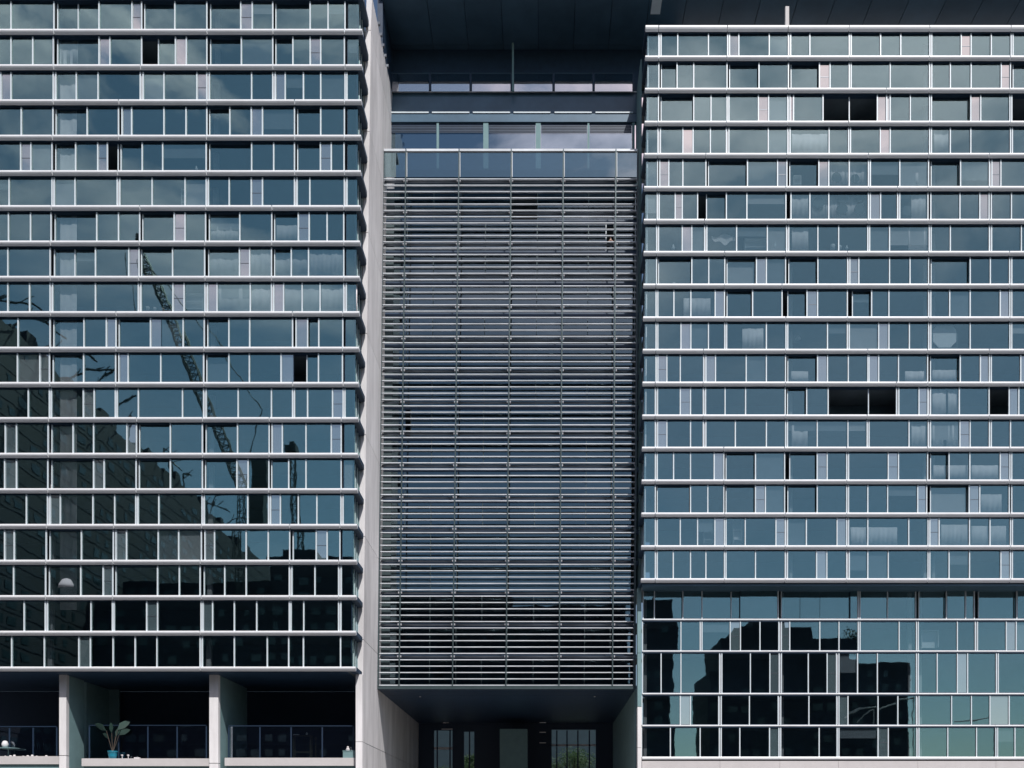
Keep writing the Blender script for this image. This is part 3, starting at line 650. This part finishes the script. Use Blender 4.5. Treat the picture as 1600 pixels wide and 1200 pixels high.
tag(MB().lathe((PX(543, 83), 83.15, PZ(1172.8, 83)), [(.16, 0), (.2, .12), (.1, .25), (.12, .34), (.04, .42)], 10).obj('toy', 'sheer'), 'small pale toy sitting on the storage box', 'toy')

# ---- passage under the screen -----------------------------------------------
pg = thing('passage', (PX(797, 100), 100, 0), 'deep dark passage below the louvre screen with doors at its far end', 'passage')
zsf = PZ(1074.5, DS)
pa, pb = wx(1150) + .02, PX(993, DS)
bx('ceiling_panel', 'navy', pa, pb, DS - .05, 94.5, zsf - .15, zsf, pg)
bx('ceiling_panel', 'navy', pa, pb, 94.56, 121, zsf - .15, zsf, pg)
bx('ceiling_edge', 'post', pa, pb, DS - .12, DS - .055, zsf - .16, zsf + .16, pg)
bx('side_wall', 'concg', pb, pb + .35, DS + .6, 121, .14, zsf, pg)
for px, y in ((656.5, 1087), (929, 1086.5)):
    bx('downlight', 'lamp', PX(px, 95.3) - .08, PX(px, 95.3) + .08, 95.2, 95.4, zsf - .19, zsf - .152, pg)
DW = 120.0
holes = [(678, 707, 1141, 1290), (725, 741, 1143, 1290), (862, 931, 1140, 1290)]
edges = sorted({e for h in holes for e in h[:2]})
xl, xr_ = PX(575, DW), PX(1010, DW)
cur = xl
for a, b, t, _ in holes:
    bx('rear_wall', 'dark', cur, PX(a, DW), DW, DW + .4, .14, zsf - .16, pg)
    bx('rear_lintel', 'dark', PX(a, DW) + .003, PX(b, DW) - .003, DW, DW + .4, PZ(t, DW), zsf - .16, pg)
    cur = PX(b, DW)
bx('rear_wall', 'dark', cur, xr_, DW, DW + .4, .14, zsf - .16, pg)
for px in (683, 703, 733.5, 870, 886, 903, 921):
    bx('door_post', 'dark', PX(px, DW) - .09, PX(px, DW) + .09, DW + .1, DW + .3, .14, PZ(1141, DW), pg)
bx('rear_transom', 'lamp', PX(678, DW), PX(707, DW), DW + .31, DW + .38, PZ(1171, DW), PZ(1167, DW), pg)
bx('rear_transom', 'lamp', PX(862, DW), PX(931, DW), DW + .31, DW + .38, PZ(1165.5, DW), PZ(1162.5, DW), pg)
bx('lift_core', 'concg', PX(781, 112), PX(824, 112), 112, 116, .14, PZ(1139, 112), pg)
for a, b, y in ((691, 701, 1104), (703, 707.5, 1104), (691, 701, 1118), (703, 707.5, 1118), (692, 701, 1129.5), (843, 853, 1104), (843, 853, 1129.5), (843, 853, 1144.5), (843, 853, 1161), (690, 707, 1139.5)):
    bx('reflective_strip', 'lamp', PX(a, 112), PX(b, 112), 112, 112.1, PZ(y, 112), PZ(y - .8, 112), pg)
# glass lobby to the right of the core
bx('rear_garden_wall', 'concg', PX(600, 150), PX(1000, 150), 150, 150.3, .13, PZ(1196, 150) + 8, pg)
# east pier
pe = thing('corner_pier', (PX(997, 88), 88, 0), 'narrow pale pier at the right edge of the passage, beside the stone base', 'pier')
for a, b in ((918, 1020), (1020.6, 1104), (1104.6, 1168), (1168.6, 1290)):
    bx('pier_block', 'conc' if a > 1030 else 'concg', PX(996.2, 89.2), PX(1002.4, 89.2), 89.2, 90.1, max(PZ(b, 89.2), .14), PZ(a, 89.2), pe)  # sun and shade painted in: lower blocks pale as lit, upper ones darker
# cladding between the screen and the east wing
bx('side_cladding', 'concg', PX(1001, DR + 3), PX(1001, DR + 3) + .12, DR + 3, 95, PZ(905, 90), 79, east)
bx('side_cladding', 'concg', wx(0) + .03, wx(0) + .1, DG - .5, DG - .05, PZ(1070, DG), PZ(240, DG), core) if False else None

# trees behind the passage
def tree(x, y, h, r, label, seed, nb=26, nl=150):
    rnd = random.Random(seed)
    t = thing('tree', (x, y, .13), label, 'tree')
    tr = MB().tube((x, y, .1), (x + .1, y, h * .55), h * .03, h * .018, 8)
    cl = []
    for i in range(nb):
        a = rnd.uniform(0, 6.283); e = rnd.uniform(-.3, 1.2); rr = r * rnd.uniform(.45, 1)
        c = Vector((x + rr * math.cos(a) * math.cos(e), y + rr * math.sin(a) * math.cos(e), h * .68 + rr * .8 * math.sin(e)))
        cl.append(c); tr.tube((x + .1, y, h * rnd.uniform(.35, .55)), tuple(c), h * .008, h * .003, 5)
    tr.obj('trunk', 'bark', t)
    mb = MB()
    for c in cl:
        for j in range(nl):
            p = c + Vector((rnd.gauss(0, 1), rnd.gauss(0, 1), rnd.gauss(0, .8))) * r * .2
            u = Vector((rnd.uniform(-1, 1), rnd.uniform(-1, 1), rnd.uniform(-.5, .5))).normalized() * rnd.uniform(.1, .2)
            v = u.cross(Vector((rnd.uniform(-1, 1), rnd.uniform(-1, 1), 1))).normalized() * .08
            n = len(mb.v); mb.v += [tuple(p - u), tuple(p + v), tuple(p + u), tuple(p - v)]; mb.f.append((n, n + 1, n + 2, n + 3))
    o = mb.obj('crown', 'leaf2', t); o['kind'] = 'stuff'
tree(PX(893, 127), 127, 14.2, 3.4, 'leafy green tree seen through the right-hand doorway of the passage', 1)
tree(PX(697, 130), 130, 12.5, 2.2, 'leafy tree glimpsed through the left-hand doorway of the passage', 2, 16)
tree(PX(735, 130), 133, 15.5, 2.0, 'slender tree glimpsed through the narrow middle doorway of the passage', 3, 16)

# ------------------------------------------------------------------ things inside the flats
def curtain(px0, px1, py0, py1, D, label, amp=.022, m='cloth'):
    x0, x1 = PX(px0, D), PX(px1, D); z0, z1 = PZ(py1, D), PZ(py0, D)
    n = max(6, int((x1 - x0) / .09)); mb = MB()
    ph = random.uniform(0, 6); fr1 = random.uniform(.7, 1.5)
    for i in range(n + 1):
        x = x0 + (x1 - x0) * i / n; y = D + amp * math.sin(i * fr1 + ph) + amp * 1.2 * math.sin(i * fr1 * .37 + ph)
        sq = 1
        for yy in (y, y + .012):
            mb.v += [(x, yy, z0), (x0 + (x - x0) * sq if i else x, yy, z1)]
    for i in range(n):
        a = i * 4; mb.f += [(a, a + 4, a + 5, a + 1), (a + 2, a + 3, a + 7, a + 6), (a, a + 2, a + 6, a + 4), (a + 1, a + 5, a + 7, a + 3)]
    mb.f += [(0, 1, 3, 2), (n * 4, n * 4 + 2, n * 4 + 3, n * 4 + 1)]
    return tag(mb.obj('curtain', m, None, None, True), label, 'curtain', 'curtains drawn behind the glass')
CL, CR = DL + .8, DR + .8
def lrow(k): return LY[k - 1] + 9, LY[k] - 3
def rrow(k): return RY[k - 1] + 8, RY[k] - 3
cur_specs = [
 ('L', 7, 327, 372, 'full pale curtain left of the vent panel, eighth storey, left wing', .0),
 ('L', 7, 392, 423, 'pale curtain right of the vent panel, eighth storey, left wing', .0),
 ('L', 7, 430, 480, 'wide pale pleated curtain near the right corner, eighth storey, left wing', .0),
 ('L', 7, 484, 535, 'pale pleated curtain by the corner, eighth storey, left wing', .0),
 ('L', 8, 341, 422, 'wide sheer curtain right of the white cabinet, ninth storey, left wing', .0),
 ('L', 8, 445, 498, 'sheer curtain behind three panes near the corner, ninth storey, left wing', .0),
 ('L', 8, 502, 558, 'sheer curtain at the corner, ninth storey, left wing', .0),
 ('L', 6, 329, 372, 'half-height pale curtain in the seventh storey, left wing', .5),
 ('L', 6, 432, 464, 'low pale curtain in the seventh storey, right part of the left wing', .45),
 ('L', 1, 96, 122, 'pale sheer curtain beside the column, second storey, left wing', .1),
 ('L', 0, 94, 120, 'pale sheer curtain beside the column on the top storey, left wing', .1),
 ('R', 6, 1237, 1264, 'solid pale curtain left of the dark round stickers, right wing', .0),
 ('R', 6, 1424, 1447, 'pale gathered curtain right of the dark round stickers, right wing', .0),
 ('R', 7, 1237, 1263, 'pale gathered curtain above the small vases, right wing', .1),
 ('R', 7, 1419, 1446, 'pale curtain tied in folds, below the gathered curtain in the right wing', .1),
 ('R', 5, 1421, 1446, 'short pale curtain hanging beside the window joint, fifth storey, right wing', .5),
 ('R', 6, 1268, 1354, 'broad sheer curtain behind the group of four dark discs', .0),
 ('R', 5, 1297, 1354, 'sheer curtain behind the two upper dark discs', .0),
 ('R', 4, 1237, 1293, 'sheer curtain in the fourth storey, right wing', .25),
 ('R', 13, 1237, 1262, 'pale pleated curtain left of the long table, thirteenth storey, right wing', .15),
 ('R', 13, 1424, 1446, 'pale curtain behind a fan, thirteenth storey, right wing', .1),
 ('R', 13, 1457, 1474, 'left one of two pale curtains in the thirteenth storey, right wing', .15),
 ('R', 13, 1479, 1499, 'right one of two pale curtains in the thirteenth storey, right wing', .15),
 ('R', 12, 1457, 1478, 'bulging pale curtain between the dark openings, twelfth storey, right wing', .05),
 ('R', 12, 1481, 1497, 'narrow pale curtain beside the bulging one, twelfth storey, right wing', .05),
 ('R', 10, 1160, 1193, 'faint sheer curtain in the tenth storey, right wing', .2),
 ('R', 14, 1458, 1512, 'pale low blind left, fourteenth storey, right wing', .45),
 ('R', 14, 1518, 1562, 'pale low blind beside the vent panel, fourteenth storey, right wing', .45),
 ('R', 15, 1460, 1512, 'pale roller blind left of the vent panel, fifteenth storey, right wing', .25),
 ('R', 15, 1533, 1565, 'pale roller blind right of the vent panel, fifteenth storey, right wing', .3),
 ('R', 16, 1470, 1512, 'pale blind over a cluttered sill, sixteenth storey, right wing', .2),
 ('R', 16, 1518, 1572, 'wide pale blind over a cluttered sill, sixteenth storey, right wing', .25),
 ('R', 16, 1329, 1402, 'broad dull blind in the middle of the sixteenth storey, right wing', .3),
 ('R', 9, 1068, 1110, 'faint sheer curtain behind the ninth storey glass of the right wing', .3),
 ('R', 4, 1459, 1482, 'pale fabric panel beside the window joint, fourth storey, right wing', .1),
 ('R', 11, 1236, 1263, 'low pale curtain over a sill, eleventh storey, right wing', .6),
 ('R', 11, 1414, 1444, 'low pale curtain at the eleventh storey right of the middle, right wing', .6),
 ('R', 11, 1457, 1497, 'low wide pale curtain left of the vent panel, eleventh storey, right wing', .55),
]
def over_r(w, k, a, b):
    t = parse((LROWS if w == 'L' else RROWS)[k if w == 'L' else k - 1])
    return any(c == 'r' and x < b and (t[i + 1][0] if i + 1 < len(t) else 9999) > a for i, (x, c, _) in enumerate(t))
for w, k, a, b, lab, top in cur_specs:
    y0, y1 = (lrow if w == 'L' else rrow)(k)
    curtain(a, b, y0 + (y1 - y0) * top, y1, (DL if w == 'L' else DR) + (.8 if over_r(w, k, a, b) else .56) + (.3 if 'discs' in lab and 'behind the' in lab else 0), lab)
# octagonal board
cx, cz = PX(1476, CR), PZ(524.5, CR); s = 1.22
oc = thing('octagonal_board', (cx, CR, cz - s), 'large white octagonal board in a square frame standing behind the glass', 'board')
c8 = [(s, s * .5), (s * .5, s), (-s * .5, s), (-s, s * .5), (-s, -s * .5), (-s * .5, -s), (s * .5, -s), (s, -s * .5)]
MB().prismy([(cx + a * .94, cz + b * .94) for a, b in c8], CR, CR + .05).obj('board', 'white', oc)
fr = MB()
for q in (-1, 1): fr.box(cx + q * s - .02, cx + q * s + .02, CR - .02, CR + .04, cz - s, cz + s).box(cx - s + .02, cx + s - .02, CR - .02, CR + .04, cz + q * s - .02, cz + q * s + .02)
fr.obj('frame', 'concg', oc)
# dark round stickers
discs = [(1308, 275, 8.5, 'upper left'), (1337, 277, 7.5, 'upper right'), (1279, 317, 9.5, 'lone'), (1317, 309, 9, 'a'), (1343, 308, 8, 'b'), (1316, 327, 9, 'c'), (1343, 327, 9.5, 'd'), (1417, 330, 8, 'e')]
dl = ['large dark round disc inside the glass, one storey above the group of four', 'smaller dark disc right of the large one, one storey above the group of four', 'dark leaf-shaped disc alone behind its own pane, left of the group of four', 'top left dark disc of the group of four', 'top right dark disc of the group of four', 'bottom left dark disc of the group of four', 'bottom right dark disc of the group of four', 'dark disc next to the gathered curtain, apart from the group of four']
Dd = DR + .66
for (px, py, r, _), lab in zip(discs, dl):
    rr = r / F * Dd; c = (PX(px, Dd), PZ(py, Dd)); rnd = random.Random(px)
    pr = [(c[0] + rr * rnd.uniform(.82, 1.05) * math.cos(t * math.pi / 8), c[1] + rr * rnd.uniform(.82, 1.05) * math.sin(t * math.pi / 8)) for t in range(16)]
    o = MB().prismy(pr, DR + .62 + (.2 if py < 300 else 0), DR + .64 + (.2 if py < 300 else 0)).obj('wall_disc', 'darkglasspaper'); tag(o, lab, 'disc', 'dark discs behind the right wing glass')
# vases, lamps, furniture
def vase(px, py, h, D, m, lab, name='vase', cat='vase', prof=None):
    s_ = h / F * D; z = PZ(py, D)
    prof = prof or [(.16, 0), (.3, .2), (.34, .45), (.2, .72), (.13, .85), (.2, 1)]
    return tag(MB().lathe((PX(px, D), D, z), [(r * s_, q * s_) for r, q in prof], 12).obj(name, m, None, None, True), lab, cat)
DQ = DR + .9
vase(1052, 391, 8, DQ, 'white', 'white figurine on the sill at the left end of the right wing', 'figurine', 'figurine')
vase(1210, 390, 31, DQ, 'white', 'tall white tapering vase in the seventh storey, right wing', 'tall_vase', 'vase', [(.18, 0), (.2, .1), (.17, .5), (.08, .85), (.03, 1)])
vase(1301, 390, 7, DQ, 'white', 'left white pot of three on the sill of the right wing', prof=[(.5, 0), (.55, .9), (.5, 1)])
vase(1312, 390, 5.5, DQ, 'white', 'middle white pot of three on the sill of the right wing', prof=[(.5, 0), (.55, .9), (.5, 1)])
vase(1323, 390, 6, DQ, 'white', 'right white goblet of three on the sill of the right wing')
vase(1247, 530, 6, DR + 1.5, 'white', 'small hanging white lamp shade in the tenth storey, right wing', 'lamp_shade', 'lamp', [(.7, 0), (.5, .5), (.15, .8), (.03, 1)])
vase(1053, 445, 4, DQ, 'white', 'small white ball on the sill in the eighth storey, right wing', 'ball', 'ball', [(.1, 0), (.5, .3), (.5, .7), (.1, 1)])
DP = DL + .95
vase(106, 919, 16, DP, 'blindb', 'domed ribbed lamp shade in the dark lower storeys of the left wing', 'lamp_shade', 'lamp', [(.85, 0), (.8, .3), (.55, .75), (.1, 1)])
vase(107, 239, 9, DP, 'white', 'white globe on a stand behind the glass, fifth storey, left wing', 'globe_lamp', 'lamp', [(.1, 0), (.35, .3), (.35, .7), (.1, 1)])
vase(307, 267, 7, DP, 'white', 'small white vase on the sill, fifth storey, left wing')
for i, px in enumerate((231, 242, 255)): vase(px, 486, 6 - i, DP, 'cloth', ['tallest pink pot left of the white cabinet', 'middle pink pot left of the white cabinet', 'shortest pink pot beside the white cabinet'][i], 'flower_pot', 'pot', [(.35, 0), (.5, .9), (.5, 1)])
def cab(px0, px1, py0, py1, D, lab, name, cat, m='white', shelves=2, d=.5):
    x0, x1, z0, z1 = PX(px0, D), PX(px1, D), PZ(py1, D), PZ(py0, D)
    t = thing(name, ((x0 + x1) / 2, D, z0), lab, cat)
    bx('side', m, x0, x0 + .04, D, D + d, z0, z1, t); bx('side', m, x1 - .04, x1, D, D + d, z0, z1, t)
    bx('top', m, x0 - .02, x1 + .02, D - .01, D + d, z1 + .002, z1 + .05, t); bx('back', m, x0 + .045, x1 - .045, D + d - .03, D + d - .003, z0, z1, t)
    for i in range(shelves):
        z = z0 + (z1 - z0) * (i + .3) / (shelves + .3); bx('shelf', m, x0 + .045, x1 - .045, D + .01, D + d - .04, z, z + .04, t)
cab(274, 317, 459, 486, DP, 'white cabinet with open front in the ninth storey, left wing', 'cabinet', 'cabinet')
cab(283, 316, 296, 320, DP, 'white desk with drawers in the sixth storey, left wing', 'desk', 'desk')
cab(1164, 1198, 373, 390, DQ, 'white low cabinet in the seventh storey, right wing', 'low_cabinet', 'cabinet', shelves=1)
cab(1440, 1467, 985, 1011, DB + 1.0, 'thin white open frame shelf in the lower right facade', 'frame_shelf', 'shelf', shelves=0)
cab(1100, 1114, 813, 848, DQ, 'pale upright shelf in the sixteenth storey, right wing', 'upright_shelf', 'shelf', 'sheer')
cab(1146, 1160, 811, 848, DQ, 'pale shelf right of the window joint in the sixteenth storey, right wing', 'wall_shelf', 'shelf', 'sheer')
cab(1240, 1252, 275, 291, DQ, 'small white chest in the fifth storey, right wing', 'chest', 'chest', shelves=1)
cab(100, 117, 570, 596, DP, 'pale wardrobe beside the column, eleventh storey, left wing', 'wardrobe', 'wardrobe')
# strung line with cloth
x0, x1 = PX(1112, DQ), PX(1152, DQ); mb = MB(); n = 14
for i in range(n + 1):
    t = i / n; zt = PZ(368 + 3 * math.sin(t * 9), DQ); zb = PZ(372 + 9 * math.sin(t * 3.1) + 2 * math.sin(t * 15), DQ)
    for yy in (DQ, DQ + .02): mb.v += [(x0 + (x1 - x0) * t, yy + .05 * math.sin(i), zb), (x0 + (x1 - x0) * t, yy + .05 * math.sin(i), zt)]
for i in range(n):
    a = i * 4; mb.f += [(a, a + 4, a + 5, a + 1), (a + 2, a + 3, a + 7, a + 6), (a, a + 2, a + 6, a + 4), (a + 1, a + 5, a + 7, a + 3)]
tag(mb.obj('hanging_cloth', 'cloth'), 'white cloth hanging in folds behind the seventh storey glass of the right wing', 'cloth')
# resident at the open courtyard window, arms on the sill
Dz = DG - .15
hx, hz = PX(954.5, Dz), PZ(379, Dz)
pr = thing('person', (hx, Dz + .3, hz - .9), 'person in a dark top leaning out of the window behind the louvres', 'person')
def skin(name, m, verts, edges, radii, parent):
    me = bpy.data.meshes.new(name); o0 = W[parent.name]
    me.from_pydata([tuple(Vector(v) - o0) for v in verts], edges, []); me.materials.append(M[m])
    o = link(bpy.data.objects.new(name, me), parent, o0)
    md = o.modifiers.new('skin', 'SKIN'); sv = me.skin_vertices[0].data
    for i, r in enumerate(radii): sv[i].radius = (r, r); sv[i].use_root = (i == 0)
    s = o.modifiers.new('sub', 'SUBSURF'); s.levels = s.render_levels = 1
    return o
y_ = Dz + .35
skin('body', 'skin', [(hx, y_, hz - .5), (hx, y_, hz + .15), (hx, y_ - .02, hz + .42), (hx, y_ - .06, hz + .52), (hx, y_ - .09, hz + .66), (hx, y_ - .09, hz + .78),
    (hx - .19, y_, hz + .38), (hx - .27, y_ - .12, hz + .15), (hx - .12, y_ - .5, hz + .22), (hx + .19, y_, hz + .38), (hx + .3, y_ - .15, hz + .16), (hx + .42, y_ - .55, hz + .28)],
    [(0, 1), (1, 2), (2, 3), (3, 4), (4, 5), (2, 6), (6, 7), (7, 8), (2, 9), (9, 10), (10, 11)], [.15, .16, .12, .055, .10, .07, .06, .05, .035, .06, .05, .035], pr)
skin('shirt', 'dark', [(hx, y_, hz - .5), (hx, y_, hz + .15), (hx, y_, hz + .38), (hx - .2, y_, hz + .37), (hx + .2, y_, hz + .37)], [(0, 1), (1, 2), (2, 3), (2, 4)], [.17, .18, .14, .075, .075], pr)
MB().lathe((hx, y_ - .06, hz + .68), [(.10, 0), (.115, .06), (.10, .13), (.04, .17)], 10).obj('hair', 'dark', pr, None, True)

# ------------------------------------------------------------------ the city opposite, seen only in the glass
def block(x0, x1, y0, y1, h, lab, steps=(), fl=3.4, name='tower_block'):
    t = thing(name, ((x0 + x1) / 2, (y0 + y1) / 2, 0), lab, 'tower block')
    bx('wall', 'city', x0, x1, y0, y1, 0, h, t)
    n = int(h / fl); bands = MB()
    for i in range(1, n):
        z = i * fl; bx('floor_band', 'citylight', x0 - .08, x1 + .08, y0 - .08, y1 + .08, z, z + .35, t)
    wr = random.Random(int(h * 10)); wm = MB()
    for i in range(2, n):
        z = i * fl + .9
        for q in range(int((x1 - x0) / 3.2)):
            if wr.random() < .6: xx = x0 + .8 + q * 3.2; wm.box(xx, xx + wr.choice((1.3, 1.8, 2.3)), y1 + .01, y1 + .07, z, z + 1.6)
        for q in range(min(int((y1 - y0) / 4), 40)):
            if wr.random() < .5: yy = y1 - 3 - q * 4; wm.box(x1 + .01, x1 + .07, yy, yy + wr.choice((1.4, 2.2, 2.8)), z, z + 1.6)
    if wm.v: wm.obj('windows', 'citywin', t)['kind'] = 'stuff'
    for i, (a, b, c, d, e, f) in enumerate(steps): bx('roof_block', 'city', a, b, c, d, e, f, t)
    return t
block(-190, -106, -230, 6, 101, 'unfinished dark tower across the street, mirrored on the left wing', [(-150, -112, -20, 0, 101, 104), (-150, -112, -60, -50, 101, 103.5)] + [(-112 + (i % 3), -106.6, 1 - i * 7.3, 4.5 - i * 7.3 - (i % 2), 101, 101.7 + (i * 7 % 5) * .8) for i in range(24)])
block(-64, -43, -70, -48, 64.5, 'dark flat-topped block mirrored in the lower left wing by its corner', [(-62, -54, -68, -52, 64.5, 67.5)])
block(-104, -65, -90, -60, 62, 'broad dark block mirrored in the lowest storeys of the left wing')
block(-100, -26, -48, -38, 52, 'low dark block standing in front of the flat-topped one')
block(-39, 21, -62, -42, 57.5, 'wide dark block mirrored behind the lowest louvres', [(-39, -8, -60, -46, 57.5, 61.5)])
# stepped building mirrored in the podium
block(37.5, 74, -45, -24, 37, 'stepped dark block mirrored in the lower right facade', [(40, 71, -45, -24, 37, 44.5), (44, 62, -42, -26, 44.5, 47.5), (48, 56, -40, -28, 47.5, 50)])
block(21.5, 29, -34, -22, 52.5, 'slim dark tower mirrored at the left edge of the lower right facade', [(25, 25.3, -28, -27.7, 52.5, 54.5)])
block(76, 90, -70, -40, 42, 'low dark block with rooftop tree mirrored in the lower right facade')
# pale booms that show bent in the podium glass
De = 199.0; Ye = 2 * DB - De
for pts, lab in ((((1326, 1119), (1348, 1109), (1378, 1104), (1405, 1095), (1432, 1092)), 'long pale bent boom mirrored across the podium glass'), (((1498, 1129), (1520, 1126), (1547, 1120)), 'short pale boom mirrored at the right of the podium glass'), (((1343, 1130), (1352, 1118), (1368, 1110)), 'thin pale cable arm mirrored below the long boom')):
    mb = MB()
    for (a, b), (c, d) in zip(pts[:-1], pts[1:]): mb.tube((PX(a, De), Ye, PZ(b, De)), (PX(c, De), Ye, PZ(d, De)), .22 if len(pts) > 4 else .14)
    mb.tube((PX(pts[-1][0], De), Ye, PZ(pts[-1][1], De)), (PX(pts[-1][0], De), Ye, 0), .12)
    tag(mb.obj('boom', 'stone'), lab, 'boom')
# crane
def lattice(mb, a, b, w, n, r):
    a, b = Vector(a), Vector(b); d = (b - a).normalized(); u = d.cross(Vector((0, 1, 0))).normalized() * w; v = Vector((0, w, 0))
    cs = [u + v, u - v, -u - v, -u + v]
    for c in cs: mb.tube(a + c, b + c * .7, r, k=5)
    for i in range(n):
        p, q = a + (b - a) * (i / n), a + (b - a) * ((i + 1) / n); s0, s1 = 1 - .3 * i / n, 1 - .3 * (i + 1) / n
        for j in range(4):
            mb.tube(p + cs[j] * s0, q + cs[(j + 1) % 4] * s1, r * .6, k=4); mb.tube(q + cs[j] * s1, q + cs[(j + 1) % 4] * s1, r * .6, k=4)
Dv = 215.0; Yc = 2 * DL - Dv          # mirrored distance -> real place behind the camera
def CP(px, py, dy=0): return (PX(px, Dv), Yc + dy, PZ(py, Dv))
cr = thing('tower_crane', (PX(372, Dv), Yc, 0), 'luffing tower crane whose lattice jib is mirrored across the left wing', 'crane')
m1 = MB(); lattice(m1, CP(374, 760), CP(222, 388), 1.15, 40, .17); m1.obj('jib', 'crane', cr)
m2 = MB(); lattice(m2, (PX(374, Dv), Yc, 0), CP(374, 762), 1.1, 30, .13); m2.obj('mast', 'crane', cr)
m3 = MB().tube(CP(222, 390), CP(410, 640), .12).tube(CP(222, 390), CP(212, 372), .4, .6).tube(CP(410, 640), CP(374, 750), .12); m3.obj('stay_cable', 'crane', cr)
MB().tube(CP(204, 400), CP(212, 490), .1).obj('hoist_rope', 'crane', cr)
MB().lathe(CP(210, 374), [(.6, 0), (1.3, .8), (1.1, 1.8), (.3, 2.2)], 10).obj('jib_head', 'crane', cr)
MB().box(PX(390, Dv), PX(414, Dv), Yc - 1.5, Yc + 1.5, PZ(830, Dv), PZ(708, Dv)).obj('counterweight', 'crane', cr)
c2 = thing('tower_crane', (PX(455, Dv), Yc, 0), 'short tower crane mast and cab mirrored near the right end of the left wing', 'crane')
m1 = MB(); lattice(m1, (PX(453, Dv), Yc - 5, 0), (PX(453, Dv), Yc - 5, PZ(690, Dv)), .9, 40, .15); m1.obj('mast', 'crane', c2)
MB().box(PX(444, Dv), PX(462, Dv), Yc - 7, Yc - 3, PZ(694, Dv), PZ(684, Dv)).box(PX(449, Dv), PX(457, Dv), Yc - 6, Yc - 4, PZ(683.5, Dv), PZ(676, Dv)).obj('cab', 'crane', c2)
# bent reinforcing bars along the roof edge of the unfinished tower
rnd = random.Random(5)
for i in range(14):
    y = 2 - i * 11; x = -107.5 - rnd.random() * 2; z = 101
    mb = MB(); p = Vector((x, y, z)); d = Vector((.2, rnd.uniform(-.6, .6), 1)).normalized()
    for j in range(7):
        q = p + d * 1.9; mb.tube(p, q, .22, .2, 5); p = q; d = (d + Vector((rnd.uniform(-.2, .5), rnd.uniform(-.7, .7), rnd.uniform(-.55, .1)))).normalized()
        if j in (2, 4): mb.tube(p, p + Vector((1.5, rnd.uniform(-2, 2), 1.6)), .15, .1, 5)
    tag(mb.obj('reinforcing_bars', 'crane'), 'bent steel bars on the unfinished roof edge, mirrored in the left wing', 'steel bars', 'bent bars along the unfinished roof')
tree(79, -45, 50, 2.2, 'small rooftop tree mirrored in the lower right facade', 9, 14, 60) if False else None
t = thing('rooftop_tree', (76.5, -44, 42), 'round rooftop tree mirrored in the lower right facade', 'tree')
MB().tube((76.5, -44, 42), (76.5, -44, 46), .25, .15).obj('trunk', 'bark', t)
mb = MB(); rnd = random.Random(3)
for j in range(900):
    p = Vector((76.5, -44, 47.5)) + Vector((rnd.gauss(0, 1), rnd.gauss(0, 1), rnd.gauss(0, 1.1))) * 1.2
    u = Vector((rnd.uniform(-1, 1), rnd.uniform(-1, 1), rnd.uniform(-1, 1))) * .35; v = u.cross(Vector((0, 0, 1))).normalized() * .25
    n = len(mb.v); mb.v += [tuple(p - u), tuple(p + v), tuple(p + u), tuple(p - v)]; mb.f.append((n, n + 1, n + 2, n + 3))
mb.obj('crown', 'leaf', t)['kind'] = 'stuff'
